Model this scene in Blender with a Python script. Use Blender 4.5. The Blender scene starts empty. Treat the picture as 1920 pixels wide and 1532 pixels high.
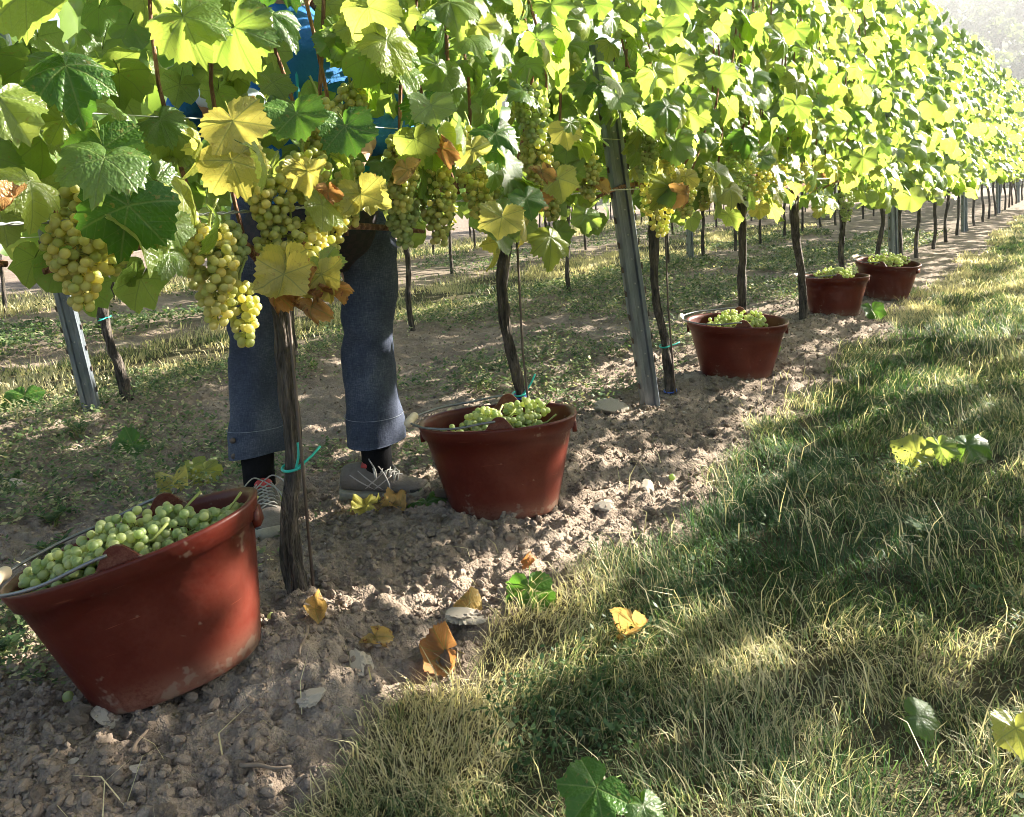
import bpy, bmesh, math, random
import numpy as np
from math import radians, sin, cos, pi, sqrt, atan2
from mathutils import Vector, Matrix, Euler

SC = bpy.context.scene
COL = SC.collection
rng = np.random.default_rng(11)
random.seed(11)

# ------------------------------------------------------------------ camera, sky, sun, exposure
# World frame: Y runs along the vine rows, X to the right across the alleys, Z up.  Metres.
CAM_H = 0.97
cd = bpy.data.cameras.new('camera')
cam = bpy.data.objects.new('camera', cd)
COL.objects.link(cam)
cd.sensor_fit = 'HORIZONTAL'
cd.sensor_width = 36.0
cd.lens = 36.0 * 1540 / 1920
cd.shift_y = -245.0 / 1920
cd.clip_start = 0.05
cd.clip_end = 3000
cam.matrix_world = (Matrix.Translation((0, 0, CAM_H)) @ Matrix.Rotation(radians(35.39), 4, 'Z')
                    @ Matrix.Rotation(radians(90 - 6), 4, 'X') @ Matrix.Rotation(radians(-3), 4, 'Z'))
SC.camera = cam

SUN_AZ = radians(30)      # from +Y towards +X
SUN_EL = radians(25)
SUN = Vector((sin(SUN_AZ) * cos(SUN_EL), cos(SUN_AZ) * cos(SUN_EL), sin(SUN_EL)))
world = bpy.data.worlds.new('World')
SC.world = world
world.use_nodes = True
wn = world.node_tree
bg = wn.nodes['Background']
sky = wn.nodes.new('ShaderNodeTexSky')
sky.sky_type = 'NISHITA'
sky.sun_disc = False
sky.sun_elevation = SUN_EL
sky.sun_rotation = SUN_AZ
sky.dust_density = 2.0
wn.links.new(sky.outputs[0], bg.inputs[0])
bg.inputs[1].default_value = 0.05
sl = bpy.data.lights.new('sun', 'SUN')
sl.energy = 5.0
sl.angle = radians(0.55)
sl.color = (1.0, 0.93, 0.80)
sun = bpy.data.objects.new('sun', sl)
COL.objects.link(sun)
sun.rotation_euler = SUN.to_track_quat('Z', 'Y').to_euler()
sun.location = (20, 40, 30)
vs = SC.view_settings
vs.view_transform = 'Standard'
vs.look = 'None'
vs.gamma = 1.0
vs.use_curve_mapping = False
vs.exposure = 2.65
SC.render.engine = 'CYCLES'
cy = SC.cycles
cy.max_bounces = 5
cy.diffuse_bounces = 3
cy.glossy_bounces = 2
cy.transmission_bounces = 4
cy.volume_bounces = 0
cy.transparent_max_bounces = 4
cy.use_denoising = True
cy.pixel_filter_type = 'BLACKMAN_HARRIS'
cy.filter_width = 0.9
cy.sample_clamp_indirect = 6.0
cy.use_adaptive_sampling = True
cy.adaptive_threshold = 0.02
cy.adaptive_min_samples = 16

# ------------------------------------------------------------------ noise helpers (numpy)
def _hash(ix, iy, s):
    h = (ix.astype(np.int64) * 374761393 + iy.astype(np.int64) * 668265263 + s * 974711) & 0x7fffffff
    h = (h ^ (h >> 13)) * 1274126177 & 0x7fffffff
    return ((h ^ (h >> 16)) & 0xffff) / 65535.0

def vnoise(x, y, s=0):
    x = np.asarray(x, float); y = np.asarray(y, float)
    ix = np.floor(x); iy = np.floor(y); fx = x - ix; fy = y - iy
    fx = fx * fx * (3 - 2 * fx); fy = fy * fy * (3 - 2 * fy)
    a = _hash(ix, iy, s); b = _hash(ix + 1, iy, s); c = _hash(ix, iy + 1, s); d = _hash(ix + 1, iy + 1, s)
    return (a * (1 - fx) + b * fx) * (1 - fy) + (c * (1 - fx) + d * fx) * fy

def fbm(x, y, s=0, o=4):
    v = 0; a = 0.5; t = 0
    for k in range(o):
        v = v + a * vnoise(x * 2 ** k, y * 2 ** k, s + k * 7); t += a; a *= 0.5
    return v / t

def domes(x, y, s, rad=0.62):
    """rounded clods: one jittered dome per cell"""
    x = np.asarray(x, float); y = np.asarray(y, float)
    ix = np.floor(x); iy = np.floor(y); best = np.zeros_like(x)
    for dx in (-1, 0, 1):
        for dy in (-1, 0, 1):
            cx = ix + dx; cyy = iy + dy
            px = cx + 0.15 + 0.7 * _hash(cx, cyy, s); py = cyy + 0.15 + 0.7 * _hash(cx, cyy, s + 1)
            rr = rad * (0.35 + 0.65 * _hash(cx, cyy, s + 2))
            d2 = ((x - px) ** 2 + (y - py) ** 2) / rr ** 2
            best = np.maximum(best, np.sqrt(np.clip(1 - d2, 0, 1)) * rr)
    return best

def sstep(a, b, x):
    t = np.clip((x - a) / (b - a), 0, 1)
    return t * t * (3 - 2 * t)

ROWX = [-1.55, -3.95, -6.35, -8.75, -11.15]
R1 = ROWX[0]
ROW0 = 0.88
VSTEP = 1.08
VY0 = 1.213

def zone_grass(x, y):
    """1 where turf grows, 0 on bare tilled soil"""
    x = np.asarray(x, float); y = np.asarray(y, float)
    e = 0.34 * (fbm(x * 1.7 + 3, y * 1.3, 5, 3) - 0.5) + 0.20 * (fbm(x * 6, y * 5, 15, 2) - 0.5)
    g = sstep(-1.10, -0.97, x + e * 1.1)
    g = np.maximum(g, sstep(0.78, 0.5, np.abs(x + 5.2) + 1.6 * e) * 1.0)       # alley between the second and third row
    g = np.maximum(g, sstep(0.75, 0.55, np.abs(x + 9.95) + e))
    return g

def ground_z(x, y, micro=True):
    x = np.asarray(x, float); y = np.asarray(y, float)
    D = np.hypot(x, y)
    z = np.full_like(D, -0.03)
    for rx in ROWX + [ROW0]:
        z = z + 0.045 * np.exp(-((x - rx) / 0.34) ** 2)
    z = z + 0.03 * (fbm(x * 1.1, y * 1.1, 2, 3) - 0.5)
    # low heap of earth the near bucket leans on
    z = z + 0.065 * np.exp(-(((x + 1.35) / 0.15) ** 2 + ((y - 1.01) / 0.14) ** 2))
    if micro:
        soil = 1 - 0.75 * zone_grass(x, y)
        f = np.clip(1.6 - D / 9.0, 0.15, 1)
        m = 0.030 * (fbm(x * 5, y * 5, 31, 3) - 0.5)
        m = m + 0.40 * 0.085 * domes(x * 11, y * 11, 41) + 0.75 * 0.036 * domes(x * 28, y * 28, 51)
        m = m + 0.55 * 0.017 * domes(x * 60, y * 60, 61) * (D < 4)
        z = z + soil * f * m
    z = z - 4.0 * sstep(42, 85, D) + 42.5 * sstep(75, 250, D) + 1.5 * sstep(60, 120, D) * (fbm(x * 0.03, y * 0.03, 77, 3) - 0.5)
    return z

def gz(x, y):
    return float(ground_z(np.array([x]), np.array([y]))[0])

# ------------------------------------------------------------------ object helpers
def fast_mesh(name, V, F, mat=None, uv=None, attrs=None, smooth=True):
    V = np.ascontiguousarray(V, dtype=np.float32); F = np.ascontiguousarray(F, dtype=np.int32)
    me = bpy.data.meshes.new(name)
    n, k = F.shape
    me.vertices.add(len(V)); me.vertices.foreach_set('co', V.ravel())
    me.loops.add(n * k); me.loops.foreach_set('vertex_index', F.ravel())
    me.polygons.add(n)
    me.polygons.foreach_set('loop_start', np.arange(0, n * k, k, dtype=np.int32))
    try:
        me.polygons.foreach_set('loop_total', np.full(n, k, dtype=np.int32))
    except Exception:
        pass
    if uv is not None:
        l = me.uv_layers.new(name='uv')
        l.data.foreach_set('uv', np.ascontiguousarray(uv[F.ravel()], dtype=np.float32).ravel())
    for an, av in (attrs or {}).items():
        a = me.attributes.new(an, 'FLOAT', 'POINT')
        a.data.foreach_set('value', np.ascontiguousarray(av, dtype=np.float32))
    me.update(calc_edges=True)
    me.polygons.foreach_set('use_smooth', np.full(n, smooth, dtype=bool))
    if mat is not None:
        me.materials.append(mat)
    return me

def obj(name, me, parent=None, M=None):
    o = bpy.data.objects.new(name, me)
    COL.objects.link(o)
    if parent is not None:
        o.parent = parent
    if M is not None:
        o.matrix_local = M
    return o

def tag(o, label=None, cat=None, group=None, kind=None):
    if label: o['label'] = label
    if cat: o['category'] = cat
    if group: o['group'] = group
    if kind: o['kind'] = kind
    return o

def empty(name, loc=(0, 0, 0)):
    o = bpy.data.objects.new(name, None)
    o.empty_display_size = 0.1
    COL.objects.link(o)
    o.location = loc
    return o

class MB:
    """collects shapes as one mesh (mixed polygons)"""
    def __init__(s): s.v = []; s.f = []
    def add(s, V, F):
        b = len(s.v)
        s.v += [tuple(map(float, p)) for p in V]
        s.f += [tuple(int(i) + b for i in f) for f in F]
    def tube(s, pts, rad, n=8, caps=True, squash=None, rough=None):
        V, F = tube_np(pts, rad, n, caps, squash, rough); s.add(V, F)
    def box(s, c, d, R=None):
        P = np.array([[x, y, z] for x in (-.5, .5) for y in (-.5, .5) for z in (-.5, .5)]) * np.array(d)
        if R is not None: P = P @ np.array(R).T
        s.add(P + np.array(c), [(0, 1, 3, 2), (4, 6, 7, 5), (0, 4, 5, 1), (2, 3, 7, 6), (0, 2, 6, 4), (1, 5, 7, 3)])
    def mesh(s, name, mat, smooth=True):
        me = bpy.data.meshes.new(name)
        me.from_pydata(s.v, [], s.f); me.update()
        me.polygons.foreach_set('use_smooth', np.full(len(me.polygons), smooth, dtype=bool))
        if mat: me.materials.append(mat)
        return me

def tube_np(pts, rad, n=8, caps=True, squash=None, rough=None, twist=0.0):
    P = np.array(pts, float); m = len(P)
    r = np.broadcast_to(np.array(rad, float), (m,)) if np.ndim(rad) <= 1 else np.array(rad)
    T = np.gradient(P, axis=0); T /= np.linalg.norm(T, axis=1)[:, None] + 1e-9
    ref = np.array([0, 0, 1.0]) if abs(T[0][2]) < 0.9 else np.array([1.0, 0, 0])
    V = []
    N = np.cross(T[0], ref); N /= np.linalg.norm(N)
    ang = np.linspace(0, 2 * pi, n, endpoint=False)
    for i in range(m):
        N = N - T[i] * (N @ T[i]); N /= np.linalg.norm(N)
        B = np.cross(T[i], N)
        a = ang + twist * i
        ra, rb = (r[i], r[i]) if squash is None else (r[i] * squash[0], r[i] * squash[1])
        q = np.ones(n) if rough is None else rough(i, a)
        V.append(P[i] + (np.cos(a) * ra * q)[:, None] * N + (np.sin(a) * rb * q)[:, None] * B)
    V = np.concatenate(V); F = []
    for i in range(m - 1):
        for j in range(n):
            F.append((i * n + j, i * n + (j + 1) % n, (i + 1) * n + (j + 1) % n, (i + 1) * n + j))
    if caps:
        F.append(tuple(range(n - 1, -1, -1))); F.append(tuple((m - 1) * n + j for j in range(n)))
    return V, F

def spline(pts, n):
    P = np.array(pts, float)
    t = np.linspace(0, len(P) - 1, n); i = np.clip(t.astype(int), 0, len(P) - 2); f = (t - i)[:, None]
    Q = np.vstack([2 * P[0] - P[1], P, 2 * P[-1] - P[-2]])
    p0, p1, p2, p3 = Q[i], Q[i + 1], Q[i + 2], Q[i + 3]
    return 0.5 * (2 * p1 + (p2 - p0) * f + (2 * p0 - 5 * p1 + 4 * p2 - p3) * f ** 2 + (3 * p1 - p0 - 3 * p2 + p3) * f ** 3)

def evaluated(me, mods):
    """mesh after modifiers, without operators"""
    o = bpy.data.objects.new('tmp', me); COL.objects.link(o)
    for t, kw in mods:
        m = o.modifiers.new(t, t)
        for k, v in kw.items(): setattr(m, k, v)
    dg = bpy.context.evaluated_depsgraph_get()
    out = bpy.data.meshes.new_from_object(o.evaluated_get(dg))
    bpy.data.objects.remove(o)
    return out

# ------------------------------------------------------------------ materials
class NT:
    def __init__(s, name):
        s.m = bpy.data.materials.new(name); s.m.use_nodes = True
        s.t = s.m.node_tree; s.n = s.t.nodes; s.out = s.n['Material Output']; s.p = s.n['Principled BSDF']
    def new(s, t, **kw):
        nd = s.n.new(t)
        for k, v in kw.items(): setattr(nd, k, v)
        return nd
    def link(s, a, b): s.t.links.new(a, b)
    def math(s, op, a, b=None, c=None, clamp=False):
        nd = s.new('ShaderNodeMath', operation=op, use_clamp=clamp)
        for i, v in enumerate((a, b, c)):
            if v is None: continue
            if isinstance(v, (int, float)): nd.inputs[i].default_value = v
            else: s.link(v, nd.inputs[i])
        return nd.outputs[0]
    def ramp(s, fac, stops):
        nd = s.new('ShaderNodeValToRGB'); e = nd.color_ramp.elements
        while len(e) > 1: e.remove(e[-1])
        e[0].position = stops[0][0]; e[0].color = (*stops[0][1], 1)
        for p, c in stops[1:]:
            x = e.new(p); x.color = (*c, 1)
        s.link(fac, nd.inputs[0]); return nd.outputs[0]
    def mix(s, fac, a, b, blend='MIX'):
        nd = s.new('ShaderNodeMix', data_type='RGBA', blend_type=blend)
        for sock, v in ((nd.inputs[0], fac), (nd.inputs[6], a), (nd.inputs[7], b)):
            if isinstance(v, (int, float)): sock.default_value = v
            elif isinstance(v, tuple): sock.default_value = (*v, 1)
            else: s.link(v, sock)
        return nd.outputs[2]
    def noise(s, scale, detail=4, rough=0.55, vec=None, dim='3D', out=0):
        nd = s.new('ShaderNodeTexNoise', noise_dimensions=dim)
        nd.inputs['Scale'].default_value = scale; nd.inputs['Detail'].default_value = detail; nd.inputs['Roughness'].default_value = rough
        if vec is not None: s.link(vec, nd.inputs['Vector'])
        return nd.outputs[out]
    def smooth(s, v, a, b):
        nd = s.new('ShaderNodeMapRange', interpolation_type='SMOOTHSTEP')
        s.link(v, nd.inputs[0]); nd.inputs[1].default_value = a; nd.inputs[2].default_value = b
        return nd.outputs[0]
    def coord(s, which='Object'): return s.new('ShaderNodeTexCoord').outputs[which]
    def mapped(s, vec, scale):
        nd = s.new('ShaderNodeMapping'); nd.inputs['Scale'].default_value = scale; s.link(vec, nd.inputs[0]); return nd.outputs[0]
    def bump(s, h, strength=0.4, dist=0.01):
        nd = s.new('ShaderNodeBump'); nd.inputs['Strength'].default_value = strength; nd.inputs['Distance'].default_value = dist
        s.link(h, nd.inputs['Height']); return nd.outputs[0]
    def set(s, **kw):
        for k, v in kw.items():
            sock = s.p.inputs[k.replace('_', ' ')]
            if isinstance(v, (int, float)): sock.default_value = v
            elif isinstance(v, tuple): sock.default_value = (*v, 1) if len(v) == 3 else v
            else: s.link(v, sock)
        return s

def leaf_material(name, refl, trans, source, brown=None, tfac=0.5, veins=True, spec=0.7):
    """reflective upper skin plus light passing through the blade; veins from the leaf's own coordinates"""
    t = NT(name)
    if source == 'object':
        lv = t.new('ShaderNodeObjectInfo').outputs['Random']
    else:
        lv = t.new('ShaderNodeAttribute', attribute_name='lv').outputs['Fac']
    rc = t.ramp(lv, refl); tc = t.ramp(lv, trans)
    uvn = t.new('ShaderNodeUVMap', uv_map='uv').outputs[0]
    if veins:
        sp = t.new('ShaderNodeSeparateXYZ'); t.link(uvn, sp.inputs[0])
        x, y = sp.outputs[0], sp.outputs[1]
        r = t.math('SQRT', t.math('ADD', t.math('MULTIPLY', x, x), t.math('MULTIPLY', y, y)))
        a = t.math('ABSOLUTE', t.math('ARCTAN2', x, t.math('MULTIPLY', y, -1)))
        dl = t.math('MINIMUM', t.math('MINIMUM', a, t.math('ABSOLUTE', t.math('SUBTRACT', a, 0.92))), t.math('ABSOLUTE', t.math('SUBTRACT', a, 1.9)))
        d = t.math('MULTIPLY', r, t.math('SINE', dl))
        s_ = t.math('SUBTRACT', t.math('MULTIPLY', r, t.math('COSINE', dl)), t.math('MULTIPLY', d, 0.85))
        v1 = t.math('SUBTRACT', 1, t.smooth(d, 0.006, 0.028))
        fr = t.math('ABSOLUTE', t.math('SUBTRACT', t.math('FRACT', t.math('MULTIPLY', s_, 5.2)), 0.5))
        v2 = t.smooth(fr, 0.43, 0.5)
        v = t.math('MAXIMUM', v1, t.math('MULTIPLY', v2, 0.6))
        nz = t.noise(7, 1, vec=uvn, dim='2D')
        rc = t.mix(t.math('MULTIPLY', v, 0.45), rc, (0.30, 0.36, 0.12))
        tc = t.mix(t.math('MULTIPLY', v, 0.55), tc, (0.10, 0.16, 0.02))
        rc = t.mix(t.math('MULTIPLY', nz, 0.5), rc, t.mix(1.0, rc, (0.62, 0.72, 0.6), 'MULTIPLY'))
        spot = t.smooth(t.noise(5.5, 2, 0.6, vec=uvn, dim='2D'), 0.66, 0.74)
        rc = t.mix(t.math('MULTIPLY', spot, 0.5), rc, (0.20, 0.15, 0.05)); tc = t.mix(t.math('MULTIPLY', spot, 0.5), tc, (0.42, 0.30, 0.05))
        if brown:
            edge = t.math('ADD', r, t.math('MULTIPLY', t.math('SUBTRACT', t.noise(3.5, 3, vec=uvn, dim='2D'), 0.5), 1.5))
            k = t.smooth(edge, brown[1], brown[1] + 0.22)
            rc = t.mix(k, rc, brown[0]); tc = t.mix(k, tc, tuple(c * 0.9 for c in brown[0]))
        h = t.math('SUBTRACT', t.noise(11, 1, vec=uvn, dim='2D'), t.math('MULTIPLY', v, 0.35))
        nrm = t.bump(h, 0.3, 0.012)
        t.link(nrm, t.p.inputs['Normal'])
    t.set(Base_Color=rc, Roughness=0.36)
    t.p.inputs['Specular IOR Level'].default_value = spec
    tr = t.new('ShaderNodeBsdfTranslucent'); t.link(tc, tr.inputs['Color'])
    mx = t.new('ShaderNodeMixShader'); mx.inputs[0].default_value = tfac
    t.link(t.p.outputs[0], mx.inputs[1]); t.link(tr.outputs[0], mx.inputs[2]); t.link(mx.outputs[0], t.out.inputs[0])
    return t.m

G_R = [(0.0, (0.045, 0.105, 0.022)), (0.5, (0.085, 0.155, 0.030)), (0.85, (0.15, 0.20, 0.035)), (1.0, (0.24, 0.25, 0.05))]
G_T = [(0.0, (0.26, 0.44, 0.05)), (0.5, (0.44, 0.58, 0.09)), (0.85, (0.54, 0.62, 0.11)), (1.0, (0.66, 0.64, 0.12))]
M_LEAF = leaf_material('vine_leaf', G_R, G_T, 'object')
M_LEAFJ = leaf_material('vine_foliage', G_R, G_T, 'attr')
M_LEAFF = leaf_material('far_vine_foliage', G_R, G_T, 'attr', veins=False, spec=0.9)
Y_R = [(0.0, (0.30, 0.30, 0.07)), (1.0, (0.42, 0.36, 0.08))]
Y_T = [(0.0, (0.68, 0.63, 0.13)), (1.0, (0.76, 0.62, 0.12))]
M_LEAFY = leaf_material('yellow_vine_leaf', Y_R, Y_T, 'object', brown=((0.30, 0.12, 0.035), 1.05))
B_R = [(0.0, (0.48, 0.33, 0.13)), (1.0, (0.34, 0.16, 0.07))]
B_T = [(0.0, (0.66, 0.42, 0.12)), (1.0, (0.50, 0.22, 0.07))]
M_LEAFB = leaf_material('withered_vine_leaf', B_R, B_T, 'object', brown=((0.24, 0.10, 0.05), 0.88), tfac=0.42, spec=0.25)
D_R = [(0.0, (0.040, 0.105, 0.016)), (1.0, (0.065, 0.14, 0.022))]
D_T = [(0.0, (0.12, 0.30, 0.03)), (1.0, (0.18, 0.36, 0.04))]
M_LEAFD = leaf_material('deep_green_vine_leaf', D_R, D_T, 'object', tfac=0.38, spec=0.35)

def simple(name, col, rough=0.6, metal=0.0, var=0.15, scale=20, bump=0.0, spec=0.4, bscale=None):
    t = NT(name); co = t.coord()
    nz = t.noise(scale, 2, vec=co)
    c = t.mix(nz, tuple(x * (1 - var) for x in col), tuple(min(1, x * (1 + var)) for x in col))
    t.set(Base_Color=c, Roughness=rough, Metallic=metal)
    t.p.inputs['Specular IOR Level'].default_value = spec
    if bump: t.link(t.bump(t.noise(bscale or scale * 3, 2, vec=co), bump, 0.01), t.p.inputs['Normal'])
    return t.m

def bark_material(name, a, b):
    t = NT(name); co = t.coord()
    v = t.mapped(co, (75, 75, 9)); nz = t.noise(1.0, 3, 0.7, vec=v)
    n2 = t.noise(9, 4, vec=co)
    c = t.ramp(t.math('ADD', t.math('MULTIPLY', nz, 0.7), t.math('MULTIPLY', n2, 0.3)), [(0.38, a), (0.52, b), (0.66, tuple(min(1, x * 2.2) for x in b))])
    t.set(Base_Color=c, Roughness=0.9, Normal=t.bump(nz, 1.0, 0.03))
    return t.m
M_BARK = bark_material('vine_bark', (0.016, 0.013, 0.011), (0.080, 0.064, 0.052))
M_CANE = bark_material('cane_bark', (0.14, 0.06, 0.035), (0.26, 0.13, 0.075))
M_SHOOT = simple('green_stalk', (0.26, 0.30, 0.08), 0.5, var=0.3)

def soil_material():
    t = NT('tilled_soil'); co = t.coord()
    zone = t.new('ShaderNodeAttribute', attribute_name='zone').outputs['Fac']
    far = t.new('ShaderNodeAttribute', attribute_name='far').outputs['Fac']
    n1 = t.noise(3.5, 2, vec=co); n2 = t.noise(38, 3, 0.65, vec=co); n3 = t.noise(190, 1, vec=co)
    f = t.math('ADD', t.math('MULTIPLY', n1, 0.45), t.math('ADD', t.math('MULTIPLY', n2, 0.35), t.math('MULTIPLY', n3, 0.2)))
    soil = t.ramp(f, [(0.32, (0.130, 0.098, 0.075)), (0.5, (0.220, 0.172, 0.134)), (0.66, (0.325, 0.262, 0.208))])
    turf = t.ramp(f, [(0.3, (0.03, 0.028, 0.014)), (0.5, (0.06, 0.052, 0.026)), (0.7, (0.12, 0.10, 0.05))])  # ground under the blades darkened, shade of the gaps put into its colour
    hill = t.ramp(t.noise(0.05, 1, vec=co), [(0.35, (0.10, 0.13, 0.05)), (0.6, (0.24, 0.23, 0.11))])
    c = t.mix(far, t.mix(zone, soil, turf), hill)
    t.set(Base_Color=c, Roughness=0.95, Normal=t.bump(t.noise(90, 2, 0.7, vec=co), 0.9, 0.012))
    t.p.inputs['Specular IOR Level'].default_value = 0.15
    return t.m
M_SOIL = soil_material()
M_CLOD = simple('soil_clod', (0.225, 0.176, 0.138), 0.95, var=0.35, scale=30, bump=0.7, spec=0.1)
M_STONE = simple('pale_limestone', (0.40, 0.345, 0.28), 0.85, var=0.25, scale=25, bump=0.4, spec=0.2)

# ------------------------------------------------------------------ ground sheet
def graded(a, b, segs):
    """coordinate lines: segs = list of (upto, step)"""
    out = [a]; x = a
    for up, st in segs:
        while x < up - 1e-9:
            x += st if not callable(st) else st(x); out.append(min(x, up))
            x = out[-1]
    return np.array(out)

xs = np.concatenate([
    -np.geomspace(420, 14, 36), np.arange(-13, -4.4, 0.16), np.arange(-4.4, -2.4, 0.028),
    np.arange(-2.4, -0.85, 0.011), np.arange(-0.85, 0.7, 0.03), np.arange(0.7, 4, 0.15), np.geomspace(4, 420, 34)])
yl = [-60.0, -40, -25, -15, -9, -5, -3, -1.6, -0.8, -0.3, 0.0, 0.2]
y = 0.3
while y < 40:
    yl.append(y); y += max(0.0085, 0.0062 * y * (1 if y < 6 else 2.2))
ys = np.concatenate([np.array(yl), np.geomspace(41, 420, 60)])
XX, YY = np.meshgrid(xs, ys)
ZZ = ground_z(XX.ravel(), YY.ravel())
nx, ny = len(xs), len(ys)
idx = np.arange(nx * ny).reshape(ny, nx)
F = np.stack([idx[:-1, :-1], idx[:-1, 1:], idx[1:, 1:], idx[1:, :-1]], -1).reshape(-1, 4)
DD = np.hypot(XX.ravel(), YY.ravel())
me = fast_mesh('ground', np.stack([XX.ravel(), YY.ravel(), ZZ], 1), F, M_SOIL,
               attrs={'zone': zone_grass(XX.ravel(), YY.ravel()), 'far': sstep(35, 70, DD)})
ground = tag(obj('ground', me), 'tilled brown soil strips and dry turf alleys of the vineyard', 'ground', kind='structure')

# clods and stones lying on the soil
def rock_mesh(name, seed, mat, sub=2, flat=0.75, jag=0.35, planes=False):
    bm = bmesh.new(); bmesh.ops.create_icosphere(bm, subdivisions=sub, radius=1.0)
    r = np.random.default_rng(seed); ph = r.uniform(0, 6, (6, 3)); fr = r.normal(0, 1.6, (6, 3))
    pl_ = r.normal(0, 1, (9, 4)); pl_[:, :3] /= np.linalg.norm(pl_[:, :3], axis=1)[:, None]; pl_[:, 3] = r.uniform(.55, .85, 9)
    for v in bm.verts:
        p = np.array(v.co)
        k = 1 + jag * sum(sin(p @ fr[i] + ph[i][0]) / (1 + 0.6 * i) for i in range(6)) / 2.2
        if sub > 2:
            k += 0.16 * sin(p @ fr[0] * 3.1 + 1) * sin(p @ fr[1] * 3.7) + 0.10 * sin(p @ fr[2] * 8) * sin(p @ fr[3] * 7 + 2) + r.normal(0, 0.035)
            if planes:
                for q in pl_: k = min(k, q[3] / max(1e-3, p @ q[:3])) if p @ q[:3] > 0.2 else k
        v.co = Vector(p * k * np.array([1, 0.85, flat]))
    me = bpy.data.meshes.new(name); bm.to_mesh(me); bm.free()
    me.materials.append(mat)
    me.polygons.foreach_set('use_smooth', np.full(len(me.polygons), False, dtype=bool))
    return me
CLODS = [rock_mesh('clod', 100 + i, M_CLOD, 4, 0.72, 0.5) for i in range(8)]
STONES = [rock_mesh('stone', 200 + i, M_STONE, 4, 0.6, 0.3, True) for i in range(5)]
n_cl = 0
while n_cl < 280:
    yy = 0.45 + rng.random() ** 1.8 * 5.5
    xx = R1 + rng.normal(0.08, 0.42)
    if xx < -2.7 or zone_grass(np.array([xx]), np.array([yy]))[0] > 0.4: continue
    s = rng.choice([0.009, 0.012, 0.015, 0.020]) * rng.uniform(0.8, 1.25)
    st = rng.random() < 0.22
    o = obj('stone' if st else 'clod', (STONES if st else CLODS)[rng.integers(5 if st else 8)], ground)
    if st: s *= 0.75
    o.location = (xx, yy, gz(xx, yy) + s * 0.25)
    o.rotation_euler = (rng.uniform(-.5, .5), rng.uniform(-.5, .5), rng.uniform(0, 6.3))
    o.scale = (s, s * rng.uniform(.7, 1.1), s * rng.uniform(.7, 1))
    n_cl += 1

def scatter_mesh(name, base_me, P, S, R, mat, attrs_lv=None):
    """one mesh out of many copies of a small base mesh (P positions, S scales, R z-rotations)"""
    bv = np.array([v.co for v in base_me.vertices]); bf = np.array([p.vertices for p in base_me.polygons])
    c, s = np.cos(R), np.sin(R)
    V = np.empty((len(P), len(bv), 3))
    V[:, :, 0] = (bv[:, 0] * c[:, None] - bv[:, 1] * s[:, None]) * S[:, None] + P[:, 0:1]
    V[:, :, 1] = (bv[:, 0] * s[:, None] + bv[:, 1] * c[:, None]) * S[:, None] + P[:, 1:2]
    V[:, :, 2] = bv[:, 2] * S[:, None] + P[:, 2:3]
    Fc = (bf[None] + (np.arange(len(P)) * len(bv))[:, None, None]).reshape(-1, bf.shape[1])
    return V.reshape(-1, 3), Fc

n = 17000
px = np.concatenate([R1 + rng.normal(0.1, 0.45, n), rng.uniform(-4.2, -1.9, 6000)])
py = np.concatenate([0.4 + rng.random(n) ** 1.9 * 7, 1.0 + rng.random(6000) ** 1.6 * 10])
keep = (rng.random(len(px)) > zone_grass(px, py) * 1.4)
px, py = px[keep], py[keep]
ss = np.minimum(rng.gamma(1.5, 0.0028, len(px)) + 0.0022, 0.0105)
P = np.stack([px, py, ground_z(px, py) + ss * 0.3], 1)
crumb = rock_mesh('crumb_base', 77, None, 1, 0.8, 0.75)
big = np.argsort(-ss * np.exp(-py / 3.0))[:2600]; sm = np.ones(len(ss), bool); sm[big] = False
V, Fc = scatter_mesh('x', crumb, P[sm], ss[sm], rng.uniform(0, 6.3, sm.sum()), M_CLOD)
for q in range(4):      # larger crumbs get a broken, many-faced outline
    bb = big[q::4]; V2, F2 = scatter_mesh('x', rock_mesh('crumb_base', 170 + q, None, 2, 0.8, 0.95), P[bb], ss[bb] * .95, rng.uniform(0, 6.3, len(bb)), M_CLOD)
    Fc = np.vstack([Fc, F2 + len(V)]); V = np.vstack([V, V2])
tag(obj('soil_crumbs', fast_mesh('soil_crumbs', V, Fc, M_CLOD, smooth=False)), 'loose crumbs of dry earth strewn over the tilled strip', 'soil', kind='stuff')

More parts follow.
